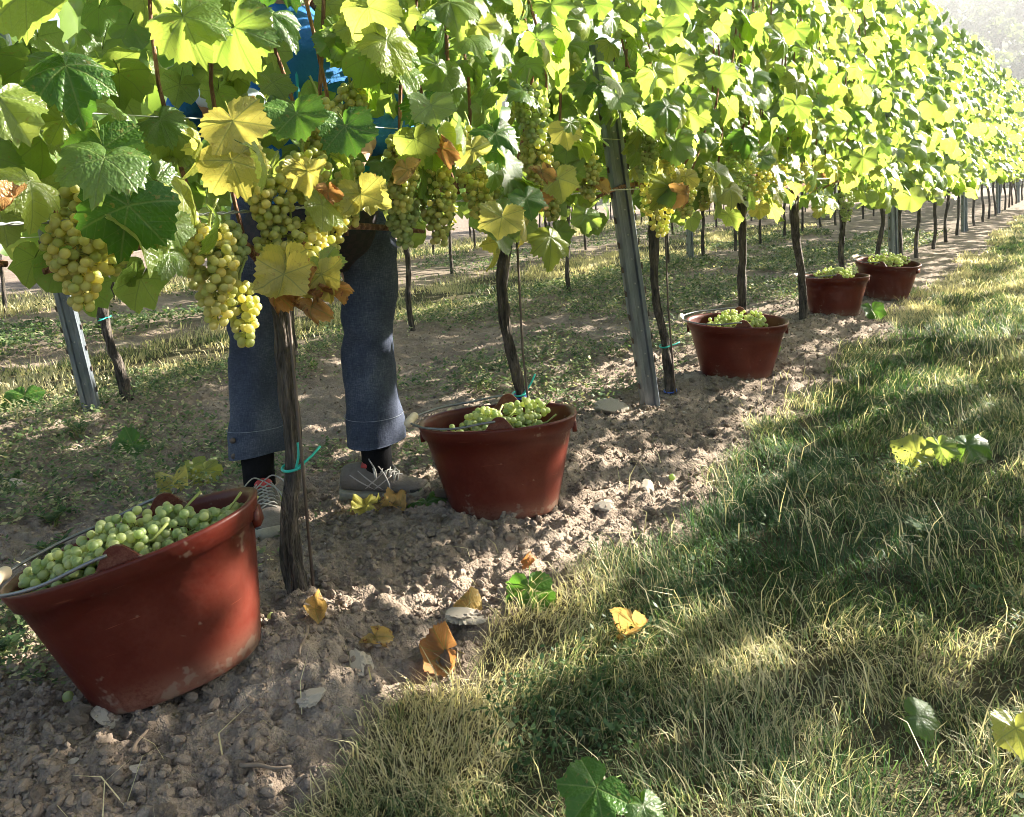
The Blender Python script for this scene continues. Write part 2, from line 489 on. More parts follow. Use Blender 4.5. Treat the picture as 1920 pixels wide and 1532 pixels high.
# ------------------------------------------------------------------ leaf templates
def leaf_template(nout, rings, seed, teeth=True, tri_petiole=True):
    r = np.random.default_rng(seed)
    key = [(0, 1.02), (0.2, 0.93), (0.44, 0.82), (0.7, 0.90), (0.92, 0.97), (1.2, 0.86), (1.45, 0.77), (1.9, 0.85), (2.2, 0.74), (2.5, 0.64), (2.95, 0.46), (pi, 0.12)]
    ka = np.array([k[0] for k in key]); kr = np.array([k[1] for k in key])
    kr = kr * (1 + r.normal(0, 0.045, len(kr)))
    th = np.linspace(-pi, pi, nout, endpoint=False) + pi / nout
    rad = np.interp(np.abs(th), ka, kr)
    if teeth:
        tooth = np.where(np.arange(nout) % 2 == 0, 1.035, 0.955)
        rad = rad * np.where(np.abs(th) < 2.8, tooth, 1) * (1 + r.normal(0, 0.025, nout))
    V = [(0, 0, 0)]; 
    for f in rings:
        for a, q in zip(th, rad):
            V.append((sin(a) * q * f, -cos(a) * q * f, 0))
    V = np.array(V); uv = V[:, :2].copy()
    fold = r.uniform(0.0, 0.5); droop = r.uniform(0.05, 0.6); wav = r.uniform(0.06, 0.16); ph = r.uniform(0, 6, 3)
    rr = np.hypot(V[:, 0], V[:, 1]); aa = np.arctan2(V[:, 0], -V[:, 1])
    V[:, 2] = fold * np.abs(V[:, 0]) - droop * rr ** 2 + wav * rr * np.sin(3 * aa + ph[0]) + 0.5 * wav * rr * np.sin(7 * aa + ph[1]) + r.uniform(-.25, .25) * V[:, 0] * V[:, 1]
    V[:, 2] -= 0.10 * np.cos(np.minimum(np.minimum(np.abs(aa), np.abs(np.abs(aa) - 0.92)), np.abs(np.abs(aa) - 1.9)) * 3.4) * rr * 0.5
    F = []
    for j in range(nout - 1):
        F.append((0, 1 + j, 2 + j))
    for k in range(len(rings) - 1):
        b0 = 1 + k * nout; b1 = b0 + nout
        for j in range(nout - 1):
            F.append((b0 + j, b1 + j, b1 + j + 1)); F.append((b0 + j, b1 + j + 1, b0 + j + 1))
    if tri_petiole:      # stalk
        b = len(V); pts = np.array([(0, 0, 0), (0.03, 0.35, -0.12), (0.05, 0.75, -0.42)])
        ring = []
        for q in pts:
            for a in (0, 2.1, 4.2): ring.append(q + np.array([cos(a) * 0.022, 0, sin(a) * 0.022]))
        V = np.vstack([V, ring]); uv = np.vstack([uv, np.zeros((9, 2))])
        for k in range(2):
            for a in range(3):
                i0, i1 = b + k * 3 + a, b + k * 3 + (a + 1) % 3
                F.append((i0, i1, i1 + 3)); F.append((i0, i1 + 3, i0 + 3))
    return V, np.array(F), uv
T_HI = [leaf_template(66, (0.38, 0.72, 1.0), 300 + i) for i in range(8)]
T_MID = [leaf_template(22, (0.55, 1.0), 320 + i) for i in range(6)]
T_LO = [leaf_template(9, (1.0,), 340 + i, teeth=False, tri_petiole=False) for i in range(4)]

def frames(N, T):
    """rotation matrices whose Z is the blade normal and whose -Y points to the leaf tip"""
    N = N / np.linalg.norm(N, axis=1)[:, None]
    T = T - N * np.sum(N * T, 1)[:, None]; T /= np.linalg.norm(T, axis=1)[:, None] + 1e-9
    Yv = -T; Xv = np.cross(Yv, N)
    return np.stack([Xv, Yv, N], 2)

def join_leaves(name, templates, P, Rm, S, lv, mat):
    Vs, Fs, Us, Ls = [], [], [], []; base = 0
    which = rng.integers(0, len(templates), len(P))
    for t, (tv, tf, tu) in enumerate(templates):
        k = which == t
        if not k.any(): continue
        V = np.einsum('nij,vj->nvi', Rm[k], tv) * S[k][:, None, None] + P[k][:, None, :]
        m = k.sum()
        Fs.append((tf[None] + (np.arange(m) * len(tv))[:, None, None]).reshape(-1, 3) + base)
        Vs.append(V.reshape(-1, 3)); Us.append(np.tile(tu, (m, 1))); Ls.append(np.repeat(lv[k], len(tv)))
        base += m * len(tv)
    return fast_mesh(name, np.concatenate(Vs), np.concatenate(Fs), mat, uv=np.concatenate(Us), attrs={'lv': np.concatenate(Ls)})

def canopy(n, rx, yc, half, zlo, zhi, r_mean, spread=0.25, topw=0.14):
    """leaf positions, frames and sizes for one vine's share of the hedge"""
    u = rng.random(n)
    z = zlo + (zhi - zlo) * (1 - (1 - u) ** 1.0)
    yv = yc + rng.uniform(-half, half, n)
    zz = z + 0.10 * np.sin(yv * 7 + rng.uniform(0, 6)) * (z < zlo + 0.35)
    side = np.where(rng.random(n) < 0.5, -1.0, 1.0)
    w = spread * (1 - sstep(zlo + 0.5, zhi, zz)) + topw * sstep(zlo + 0.5, zhi, zz)
    x = rx + side * np.abs(rng.normal(0.75, 0.38, n)) * w
    N = np.stack([side * rng.uniform(0.25, 1.0, n), rng.normal(0, 0.55, n), rng.uniform(-0.15, 0.85, n)], 1)
    T = np.stack([side * 0.35 + rng.normal(0, 0.35, n), rng.normal(0, 0.4, n), np.full(n, -1.0)], 1)
    S = r_mean * np.clip(rng.normal(1, 0.24, n), 0.45, 1.5)
    lv = np.clip(rng.beta(2, 2.6, n) * 0.9 + 0.12 * (zz < zlo + 0.25) + 0.15 * (rng.random(n) < 0.06), 0, 1)
    return np.stack([x, yv, zz], 1), frames(N, T), S, lv

# openings: straight lanes through the leaves (point, direction, radius), cut for the view or to let sun spots through
SUNV = np.array(SUN)
def clear(P, lanes, S):
    keep = np.ones(len(P), bool)
    for q, d, r in lanes:
        d = np.array(d, float); ln = np.linalg.norm(d); d /= ln; w = P - np.array(q)
        if ln < 1.01: ln = 1e9
        t = w @ d; dist = np.linalg.norm(w - t[:, None] * d, axis=1)
        keep &= ~((dist < r + S * 0.55) & (t > 0) & (t < ln))
    return keep

# ------------------------------------------------------------------ grapes
def grape_material(name, a, b, source):
    t = NT(name)
    if source == 'object':
        lv = t.new('ShaderNodeObjectInfo').outputs['Random']
    else:
        lv = t.new('ShaderNodeAttribute', attribute_name='lv').outputs['Fac']
    co = t.coord()
    c = t.ramp(lv, [(0, a), (1, b)])
    bloom = t.noise(55 if source != 'object' else 1.6, 1, vec=co)
    c2 = t.mix(t.smooth(bloom, 0.42, 0.75), c, t.mix(0.35, c, (0.55, 0.58, 0.42)))
    t.set(Base_Color=c2, Roughness=0.33)
    t.p.inputs['Specular IOR Level'].default_value = 0.45
    tr = t.new('ShaderNodeBsdfTranslucent'); t.link(t.mix(1.0, c, (1.5, 1.4, 0.9), 'MULTIPLY'), tr.inputs['Color'])
    mx = t.new('ShaderNodeMixShader'); mx.inputs[0].default_value = 0.5
    t.link(t.p.outputs[0], mx.inputs[1]); t.link(tr.outputs[0], mx.inputs[2]); t.link(mx.outputs[0], t.out.inputs[0])
    return t.m
M_GY = grape_material('golden_grape', (0.42, 0.48, 0.18), (0.66, 0.62, 0.28), 'object')
M_GYJ = grape_material('golden_grape_cluster', (0.42, 0.48, 0.18), (0.66, 0.62, 0.28), 'attr')
M_GG = grape_material('green_grape', (0.32, 0.42, 0.18), (0.52, 0.57, 0.30), 'object')
M_GGJ = grape_material('green_grape_cluster', (0.32, 0.42, 0.18), (0.52, 0.57, 0.30), 'attr')

def ico(sub):
    bm = bmesh.new(); bmesh.ops.create_icosphere(bm, subdivisions=sub, radius=1.0)
    V = np.array([v.co for v in bm.verts]); F = np.array([[v.index for v in f.verts] for f in bm.faces]); bm.free()
    return V, F
ICO2, ICO1 = ico(3), ico(2)
def berry_mesh(mat):
    me = fast_mesh('berry', ICO2[0] * np.array([1, 1, 1.06]), ICO2[1], mat)
    return me
BERRY_Y, BERRY_G = berry_mesh(M_GY), berry_mesh(M_GG)

def pack(n, length, width, br, lying=False, tries=4000, seed=0):
    """berry centres of one bunch. Hanging: axis down -Z from 0 to -length; lying: an ellipsoid around 0 along X"""
    r = np.random.default_rng(seed); pts = []
    for _ in range(tries):
        if len(pts) >= n: break
        if lying:
            p = r.normal(0, 1, 3); p /= np.linalg.norm(p); p *= r.random() ** 0.25
            p = p * np.array([length / 2, width / 2, width / 2 * 0.8])
        else:
            t = r.random() ** 0.9
            w = width / 2 * (0.55 + 0.45 * sin(min(1, t * 2.2) * pi / 2)) * (1 - 0.72 * max(0, t - 0.35) / 0.65)
            a = r.uniform(0, 2 * pi); q = w * r.random() ** 0.3
            p = np.array([cos(a) * q, sin(a) * q, -t * length])
        if all(np.sum((p - o) ** 2) > (1.5 * br) ** 2 for o in pts): pts.append(p)
    return np.array(pts)

def bunch_stem(mb_pts, length, lying):
    mb = MB()
    if lying:
        mb.tube([(-length * .5, 0, 0), (0, 0, 0.0), (length * .45, 0, 0.01), (length * .62, 0.01, 0.03)], [.0015, .002, .0025, .003], 5)
    else:
        mb.tube([(0.02, 0, 0.05), (0.004, 0, 0.02), (0, 0, 0), (0, 0, -length * .5), (0, 0, -length * .95)], [.003, .0028, .0028, .0022, .0012], 5)
    for p in mb_pts[::2]:
        b = np.array([p[0] * .95 if lying else 0, 0, 0 if lying else p[2] + .008])
        mb.tube([b, (b + p) / 2, p], 0.0010, 3, caps=False)
    return mb.mesh('bunch_stem', M_SHOOT)

def make_bunch(parent, M, n, length, width, br=0.0098, green=False, lying=False, split=True, seed=0, name='grape_bunch'):
    pts = pack(n, length, width, br, lying, seed=seed)
    r = np.random.default_rng(seed + 5)
    if split:
        b = obj(name, bunch_stem(pts, length, lying), parent, M)
        for p in pts:
            o = obj('berry', BERRY_G if green else BERRY_Y, b)
            s = br * r.uniform(0.86, 1.1)
            o.matrix_local = Matrix.Translation(p) @ Euler(tuple(r.uniform(0, 6, 3))).to_matrix().to_4x4() @ Matrix.Scale(s, 4)
    else:
        bv, bf = ICO1
        V = (bv[None] * (br * r.uniform(.88, 1.1, len(pts)))[:, None, None] + pts[:, None]).reshape(-1, 3)
        Fc = (bf[None] + (np.arange(len(pts)) * len(bv))[:, None, None]).reshape(-1, 3)
        b = obj(name, fast_mesh('grape_bunch', V, Fc, M_GGJ if green else M_GYJ, attrs={'lv': np.repeat(r.random(len(pts)), len(bv))}), parent, M)
    return b

# ------------------------------------------------------------------ vines of the first row
def bark_tube(path, radii, nseg=60, n=26, seed=0):
    P = spline(path, nseg)
    r = np.random.default_rng(seed)
    P[:, 0] += 0.005 * np.sin(np.linspace(0, 9, nseg) + r.uniform(0, 6)); P[:, 1] += 0.005 * np.sin(np.linspace(0, 11, nseg) + r.uniform(0, 6))
    R = 0.82 * np.interp(np.linspace(0, 1, nseg), np.linspace(0, 1, len(radii)), radii)
    knots = r.random(4); ka = r.uniform(0, 6.3, 4)
    ph = r.uniform(0, 6, 4)
    def rough(i, a):
        s = i / nseg
        q = 1 + 0.10 * np.sin(5 * a + 7 * s + ph[0]) + 0.09 * np.sin(9 * a - 9 * s + ph[1]) + 0.09 * np.sin(3 * a + 23 * s + ph[2])
        q = q + 0.16 * (vnoise(a * 2.2 + 50, np.full_like(a, s * 26), seed) - 0.5) * 2
        for k, b in zip(knots, ka):
            q = q + 0.28 * np.exp(-((s - k) / 0.022) ** 2) * np.clip(np.cos(a - b), 0, 1)
        return q
    V, F = tube_np(P, R, n, True, None, rough)
    mb = MB(); mb.add(V, F)
    return mb

M_TIE = simple('turquoise_plastic_tie', (0.03, 0.42, 0.34), 0.35, var=0.1)
M_TIEB = simple('blue_plastic_tie', (0.04, 0.10, 0.42), 0.4, var=0.1)
M_STEEL = NT('galvanised_steel')
_c = M_STEEL.coord(); _n = M_STEEL.noise(14, 5, vec=M_STEEL.mapped(_c, (3, 3, 0.5)))
M_STEEL.set(Base_Color=M_STEEL.ramp(_n, [(0.3, (0.15, 0.175, 0.21)), (0.7, (0.30, 0.335, 0.38))]), Metallic=0.75, Roughness=M_STEEL.math('ADD', M_STEEL.math('MULTIPLY', _n, 0.3), 0.28))
M_STEEL = M_STEEL.m
M_WIRE = simple('zinc_wire', (0.45, 0.46, 0.47), 0.4, metal=0.8, var=0.2)
M_RUST = simple('dull_iron', (0.13, 0.10, 0.085), 0.7, metal=0.4, var=0.3)

TRUNKS = {   # vine index: points (y, z) along the stem, radii
    -1: ([(0.10, -.05), (0.11, .3), (0.12, .6), (0.14, .86)], [.030, .024, .024, .03]),
    0: ([(1.250, -.06), (1.222, .05), (1.216, .19), (1.239, .34), (1.239, .49), (1.247, .65), (1.24, .84)], [.040, .030, .0235, .022, .0225, .024, .030]),
    1: ([(2.225, -.05), (2.205, .15), (2.190, .29), (2.148, .48), (2.131, .63), (2.150, .80), (2.156, .93)], [.027, .022, .019, .020, .021, .023, .029]),
    2: ([(3.385, -.05), (3.36, .12), (3.325, .27), (3.262, .52), (3.271, .78), (3.28, .9)], [.030, .028, .021, .020, .024, .03]),
    3: ([(4.39, -.05), (4.344, .29), (4.336, .56), (4.37, .82), (4.37, .92)], [.027, .024, .024, .028, .03]),
    4: ([(5.51, -.05), (5.47, .2), (5.425, .39), (5.33, .67), (5.33, .85)], [.032, .028, .027, .03, .03]),
    5: ([(6.62, -.05), (6.52, .35), (6.53, .56), (6.55, .85)], [.026, .022, .024, .028]),
}
WHICH = {-1: 'the corner vine mostly outside the left edge', 0: 'nearest full vine with rough trunk beside the leaning bucket', 1: 'second vine, trunk rising behind the grape bucket with folded handle',
         2: 'third vine, slim trunk just beyond the tilted steel post', 3: 'fourth vine, dark trunk rising behind the middle bucket',
         4: 'fifth vine, bent trunk beside the fourth bucket', 5: 'sixth vine, thin trunk behind the fourth and fifth buckets'}

TO = np.array
def L(px, py, pz, qx, qy, qz, r):     # lane from p towards q
    return ((px, py, pz), (qx - px, qy - py, qz - pz), r)
CAMP = (0, 0, CAM_H)
LANES1 = [L(0, 0, CAM_H, -2.03, 1.78, 1.47, 0.03), L(0, 0, CAM_H, -1.98, 1.84, 1.38, 0.035), L(0, 0, CAM_H, -1.94, 1.87, 1.31, 0.02),
          L(0, 0, CAM_H, -2.16, 1.62, 1.275, 0.015), L(0, 0, CAM_H, -2.26, 1.53, 1.29, 0.012), L(0, 0, CAM_H, -1.87, 1.97, 0.98, 0.03),
          L(0, 0, CAM_H, R1, 3.02, .78, .05), L(0, 0, CAM_H, R1, 2.98, .90, .05), L(0, 0, CAM_H, R1, 2.95, 1.02, .045), L(0, 0, CAM_H, R1, 2.92, 1.12, .03),
          L(0, 0, CAM_H, -1.93, 1.88, 0.86, 0.05), L(0, 0, CAM_H, -2.0, 1.8, 0.80, 0.04)]
BUNCH = [ # y, z of centre, length, width, x offset from the row, green
 (0.953,0.846,0.20,0.105,.17,0), (1.151,0.875,0.13,0.165,.17,0), (0.711,0.900,0.165,0.105,.15,0), (1.024,0.758,0.125,0.07,.15,0),
 (1.105,0.973,0.125,0.105,.17,0), (1.505,1.035,0.185,0.095,.17,0), (1.650,0.958,0.21,0.112,.15,0), (1.782,1.032,0.25,0.125,.17,0),
 (2.027,1.193,0.17,0.11,.2,1), (2.086,1.061,0.18,0.114,.17,0), (2.919,0.888,0.22,0.145,.17,0), (3.119,1.083,0.19,0.13,.17,0),
 (2.859,1.072,0.165,0.103,.17,1), (3.816,1.038,0.26,0.17,.2,1), (4.158,0.983,0.22,0.15,.17,0), (1.251,1.135,0.12,0.109,.17,0),
 (1.350,1.181,0.114,0.08,.17,0), (0.904,0.932,0.10,0.08,.15,0), (5.916,0.758,0.2,0.13,.17,1), (7.0,0.834,0.2,0.14,.17,1),
 (1.195,1.026,0.11,0.119,.17,0), (0.737,0.99,0.09,0.09,.15,0), (3.3, .93, .2, .13, .12, 0), (4.5,.95,.2,.13,.15,0),
 (0.80,0.93,0.13,0.09,.12,0), (1.30,0.93,0.14,0.10,.12,0), (1.40,0.99,0.15,0.09,.10,0), (1.56,0.93,0.16,0.10,.10,1), (1.90,0.99,0.17,0.10,.12,0), (2.25,0.97,0.18,0.11,.12,0), (2.45,1.02,0.17,0.10,.14,0), (3.55,0.95,0.2,0.12,.14,0), (1.03,0.88,0.12,0.09,.11,1)]
for q in BUNCH[:17]:
    LANES1.append(L(0, 0, CAM_H, R1 + q[4], q[0], q[1] - .02, .012 + .03 * (q[1] < 1.0)))
ORD = ['first', 'second', 'third', 'fourth', 'fifth', 'sixth', 'seventh', 'eighth', 'ninth', 'tenth', 'eleventh', 'twelfth', 'thirteenth', 'fourteenth', 'fifteenth', 'sixteenth', 'seventeenth', 'eighteenth', 'nineteenth', 'twentieth', 'twenty-first', 'twenty-second', 'twenty-third', 'twenty-fourth', 'twenty-fifth', 'twenty-sixth', 'twenty-seventh', 'twenty-eighth', 'twenty-ninth', 'thirtieth']
LEAF_ME = {}
for nm, mat in (('g', M_LEAF), ('y', M_LEAFY), ('b', M_LEAFB), ('d', M_LEAFD)):
    LEAF_ME[nm] = [fast_mesh('leaf', tv, tf, mat, uv=tu) for tv, tf, tu in (T_HI if nm in 'gd' else T_HI[:4])]
# crumpled blades for withered leaves
def crumple(me, k, seed):
    r = np.random.default_rng(seed); n = len(me.vertices); co = np.empty(n * 3, np.float32); me.vertices.foreach_get('co', co); co = co.reshape(-1, 3).astype(float)
    ax = r.uniform(0, 6.3); d = np.array([cos(ax), sin(ax)]); s = co[:, :2] @ d; e = np.array([-d[1], d[0]]); t = co[:, :2] @ e
    ang = k * s; R = 1 / k
    co[:, 2] += R * (1 - np.cos(ang)) * 0.9 + 0.12 * np.sin(t * 6 + r.uniform(0, 6)) * np.abs(s) + 0.08 * np.sin(s * 9)
    s2 = R * np.sin(ang); co[:, 0] = s2 * d[0] + t * e[0] * 0.85; co[:, 1] = s2 * d[1] + t * e[1] * 0.85
    me.vertices.foreach_set('co', co.astype(np.float32).ravel()); me.update()
    return me
LEAF_ME['b'] = [crumple(crumple(m, 2.3 + 0.35 * i, 60 + i), 1.3, 90 + i) for i, m in enumerate(LEAF_ME['b'])]
LEAF_ME['yc'] = [crumple(m.copy(), 1.1 + 0.3 * i, 80 + i) for i, m in enumerate(LEAF_ME['y'])]

def put_leaf(parent, kind, i, P, N, T, s):
    Rm = frames(np.array([N], float), np.array([T], float))[0]
    ms = LEAF_ME[kind]
    return obj('leaf', ms[i % len(ms)], parent, Matrix.LocRotScale(Vector(P), Matrix(Rm.tolist()).to_quaternion(), Vector((s, s, s))))

vines = {}
for k in range(-1, 6):
    path, rad = TRUNKS[k]
    y0 = path[0][0]
    v = empty('grapevine', (R1, y0, 0))
    tag(v, WHICH[k], 'grapevine', 'grapevines of the front row')
    vines[k] = v
    inv = np.array([R1, y0, 0.0])
    obj('trunk', bark_tube([(0, p[0] - y0, p[1]) for p in path], rad, seed=k + 3).mesh('trunk', M_BARK), v)
    head = np.array([0, path[-1][0] - y0, path[-1][1]])
    # fruiting cane bent along the wire, then shoots growing up from it
    mb = MB()
    for sg in (-1, 1):
        q = [head + (0, 0, -.05), head + (0.01, sg * .12, .06), head + (0.02, sg * .32, .05 + .02 * rng.random()), head + (0.0, sg * .52, .03)]
        mb.tube(spline(q, 10), np.linspace(.013, .006, 10), 7)
    obj('cordon', mb.mesh('cordon', M_CANE), v)
    for j in range(7):
        yy = head[1] + rng.uniform(-.48, .48); mb = MB()
        z = head[2] + .04; xo = rng.uniform(-.06, .1); q = [np.array([0, yy, z])]
        for s_ in range(5):
            xo += rng.normal(0, .035); yy += rng.normal(0, .05); z += .36
            q.append(np.array([xo, yy, z]))
        mb.tube(spline(q, 16), np.linspace(.0055, .003, 16), 6)
        obj('shoot', mb.mesh('shoot', M_CANE), v)
    # leaves
    zhi = {3: 2.1, 4: 2.25, 5: 2.45}.get(k, 1.95)
    P, Rm, S, lv = canopy(390 if k < 2 else 320, R1, VY0 + VSTEP * k, 0.6, (1.0 if k < 0 else 0.90) if k < 3 else 0.84, zhi, 0.061 if k < 2 else .076, 0.27, 0.16)
    kp = clear(P, LANES1, S) ; P, Rm, S, lv = P[kp], Rm[kp], S[kp], lv[kp]
    near = (P[:, 0] > R1 - 0.03) & (P[:, 2] < 1.0 + 0.75 * (1 + 0.25 * max(k, 0))) & (np.arange(len(P)) % 12 != 0) & (k < 5)
    for i in np.where(near)[0]:
        kind = 'g'
        if P[i, 2] < 1.10 and rng.random() < 0.16: kind = 'y'
        if P[i, 2] < 1.02 and rng.random() < 0.06: kind = 'b'
        ms = LEAF_ME[kind]
        obj('leaf', ms[rng.integers(len(ms))], v, Matrix.LocRotScale(Vector(P[i] - inv), Matrix(Rm[i].tolist()).to_quaternion(), Vector((S[i],) * 3)))
    r_ = ~near
    tag(obj('foliage', join_leaves('foliage', T_MID, P[r_] - inv, Rm[r_], S[r_], lv[r_], M_LEAFJ), v), kind='stuff')

# single leaves that stand out at the front of the hedge: (kind, y, z, x offset from the row, size, normal, tip)
toC = lambda y, z, x: np.array([-x, -y, CAM_H - z]) / np.linalg.norm([x, y, CAM_H - z])
HERO = [
    ('g', 0.60, 1.29, .30, .115, (.3, -.5, .15), (.05, .1, -1)), ('d', 0.69, 1.07, .30, .085, (.75, -.6, .25), (.25, .2, -1)),
    ('d', 0.715, 0.98, .31, .125, (.8, -.55, .2), (-.1, -.25, -1)), ('g', 0.545, 1.14, .30, .115, (.7, -.2, .5), (-.2, -.4, -1)),
    ('g', 0.95, 1.285, .30, .115, (.35, -.75, .1), (.15, .25, -1)), ('y', 0.93, 1.12, .30, .085, (.6, -.7, .3), (.1, .4, -.8)),
    ('y', 0.92, 1.05, .30, .08, (.7, -.6, .1), (.1, .3, -1)), ('d', 0.645, 1.19, .30, .085, (.6, -.4, .6), (.2, .1, -1)),
    ('yc', 1.02, 0.86, .30, .075, (.6, -.7, .3), (0, .05, -1)), ('b', 1.04, 0.82, .32, .075, (.5, -.8, .2), (.1, .3, -1)),
    ('b', 1.00, 0.80, .29, .07, (.7, -.5, .3), (0, -.2, -1)), ('b', 1.07, 0.80, .31, .06, (.9, -.3, .2), (0, .4, -1)),
    ('yc', 0.99, 0.84, .33, .085, (.6, -.6, .4), (-.1, -.1, -1)), ('yc', 1.08, 0.83, .33, .080, (.5, -.8, .2), (.1, .3, -1)), ('b', 1.05, 0.77, .33, .070, (.5, -.7, .4), (.1, .1, -1)), ('b', 1.10, 0.80, .34, .065, (.8, -.5, .2), (.1, .4, -.8)),
    ('yc', 1.22, 0.98, .31, .08, (.4, -.8, .4), (.1, .3, -1)), ('b', 1.38, 1.03, .30, .07, (.5, -.8, .2), (.1, .1, -1)), ('b', 1.93, 1.02, .30, .07, (.5, -.7, .3), (.1, .1, -1)), ('yc', 1.62, 1.08, .30, .08, (.5, -.7, .3), (.1, .1, -1)),
    ('g', 0.85, 1.29, .30, .09, (.5, -.7, .3), (.2, .3, -1)), ('yc', 1.245, 0.975, .30, .075, (.5, -.5, .6), (.1, .5, -.5)),
    ('b', 1.15, 0.99, .29, .055, (.7, -.6, .1), (0, .1, -1)), ('b', 1.50, 1.08, .30, .085, (.5, -.8, .3), (.2, .2, -1)),
    ('d', 1.20, 1.12, .30, .085, (.7, -.55, .45), (.2, .1, -1)), ('g', 1.105, 0.85, .31, .055, (.6, -.7, .4), (.2, .5, -.8)),
    ('g', 1.29, 1.37, .30, .11, (.35, -.85, .2), (.1, .35, -1)), ('d', 1.45, 1.18, .30, .08, (.6, -.6, .5), (.2, .1, -1)),
    ('d', 1.72, 1.12, .30, .09, (.7, -.5, .55), (.2, .0, -1)), ('g', 1.98, 1.00, .32, .075, (.6, -.7, .3), (0, .2, -1)),
    ('d', 1.83, 0.95, .31, .07, (.8, -.5, .4), (0, .2, -1)), ('d', 3.58, 1.16, .30, .12, (.7, -.6, .4), (0, .1, -1)),
    ('d', 1.075, 1.14, .30, .08, (.6, -.6, .6), (.1, .2, -1)), ('yc', 1.10, 1.03, .29, .07, (.4, -.8, .3), (0, .1, -1)),
    ('d', 1.06, 1.40, .30, .08, (.5, -.6, .5), (.1, .4, -1)), ('y', 2.92, .99, .30, .07, (.6, -.7, .2), (0, .1, -1)),
    ('g', 2.80, 1.27, .30, .085, (.6, -.7, .3), (0, .1, -1)), ('d', 2.72, 1.22, .28, .075, (.6, -.6, .5), (0, -.1, -1)), ('g', 2.86, 1.40, .30, .09, (.4, -.8, .3), (0, .1, -1)), ('g', 2.70, 1.36, .29, .09, (.4, -.8, .3), (.1, .2, -1)), ('g', 2.78, 1.52, .29, .09, (.4, -.7, .5), (.1, .2, -1)), ('y', 2.06, 1.14, .30, .07, (.5, -.7, .3), (.1, .1, -1)), ('g', 1.42, 1.10, .29, .07, (.4, -.9, .2), (.1, .1, -1)),
]
for i, (kd, yy, zz, xo, s, N, T) in enumerate(HERO):
    k = int(np.clip(round((yy - VY0) / VSTEP), -1, 5)); v = vines[k]
    put_leaf(v, kd, i, (xo, yy - v.location.y, zz), N, T, s * (.70 if s > .09 else .88))

for i, (yy, zz, ln, wd, xo, gr) in enumerate(BUNCH):
    k = int(np.clip(round((yy - VY0) / VSTEP), -1, 5)); v = vines[k]
    M = Matrix.Translation((xo, yy - v.location.y, zz + ln * .45)) @ Euler((rng.normal(0, .07), rng.normal(0, .07), rng.uniform(0, 6))).to_matrix().to_4x4()
    make_bunch(v, M, int(np.clip(ln * wd * 7000, 42, 130)), ln, wd, 0.0086, bool(gr), False, yy < 4.6, seed=500 + i)

# ties, stakes
def tie(parent, y, z, r, tail, mat=M_TIE):
    r = r * .84; mb = MB(); a = np.linspace(0, 2 * pi, 17)
    mb.tube(np.stack([np.cos(a) * r, y + np.sin(a) * r, z + 0.004 * np.sin(a)], 1), .0035, 6, caps=False)
    for t in tail:
        q = np.array([r * .8, y - r * .3, z]); mb.tube(spline([q, q + np.array(t) * .5 + (0.006, 0, 0), q + np.array(t)], 6), .0032, 6)
    obj('tie', mb.mesh('tie', mat), parent)
v = vines[0]; tie(v, 1.238 - v.location.y, .345, .030, [(.01, .07, .035), (.0, .012, .06)])
v = vines[1]; tie(v, 2.188 - v.location.y, .30, .028, [(.02, .05, .06)]); tie(v, 2.19 - v.location.y, .29, .027, [], M_TIEB); tie(v, 2.155 - v.location.y, .83, .033, [])
v = vines[2]; tie(v, 3.33 - v.location.y, .25, .027, [(.03, .06, .01)]); tie(v, 3.375 - v.location.y, .035, .033, [], M_TIEB)
for k, (ya, yb) in {0: (1.243, 1.23), 1: (2.22, 2.17), 2: (3.36, 3.30)}.items():
    mb = MB(); mb.tube([(R1 + .034, ya, -.05), (R1 + .036, (ya + yb) / 2 - {0: 0, 1: .025, 2: .03}[k], .45), (R1 + .036, yb, .98)], .004, 6)
    tag(obj('planting_stake', mb.mesh('planting_stake', M_RUST)), 'thin iron rod standing against ' + {0: 'the nearest full trunk', 1: 'the second trunk, behind the upright grape bucket', 2: 'the slim trunk beyond the tilted steel post'}[k], 'stake', 'planting stakes')

# ------------------------------------------------------------------ far vines: first row onwards and the rows behind
FOL = []      # shared foliage for vines farther along
for i in range(5):
    P, Rm, S, lv = canopy(285, 0, 0, 0.6, 0.82, 2.85, 0.097, 0.30, 0.2)
    FOL.append(join_leaves('foliage', T_MID, P, Rm, S, lv, M_LEAFF))
FOLF = []
for i in range(5):
    P, Rm, S, lv = canopy(150, 0, 0, 0.62, 0.85, 2.3, 0.10, 0.27, 0.18)
    FOLF.append(join_leaves('foliage', T_LO, P, Rm, S, lv, M_LEAFF))
FOLT = []      # looser, raised foliage of the unseen row, shaped to let sun onto the grass
for i in range(4):
    P, Rm, S, lv = canopy(90, 0, 0, 0.6, 1.45, 2.4, 0.09, 0.25, 0.15)
    FOLT.append(join_leaves('foliage', T_LO, P, Rm, S, lv, M_LEAFF))
TRK = [bark_tube([(0, 0, -.10), (.01, rng.normal(0, .015), .25), (0, rng.normal(0, .02), .5), (0, rng.normal(0, .02), .72), (0, 0.02, .95)], [.028, .022, .022, .024, .028], 24, 10, 900 + i).mesh('trunk', M_BARK) for i in range(6)]

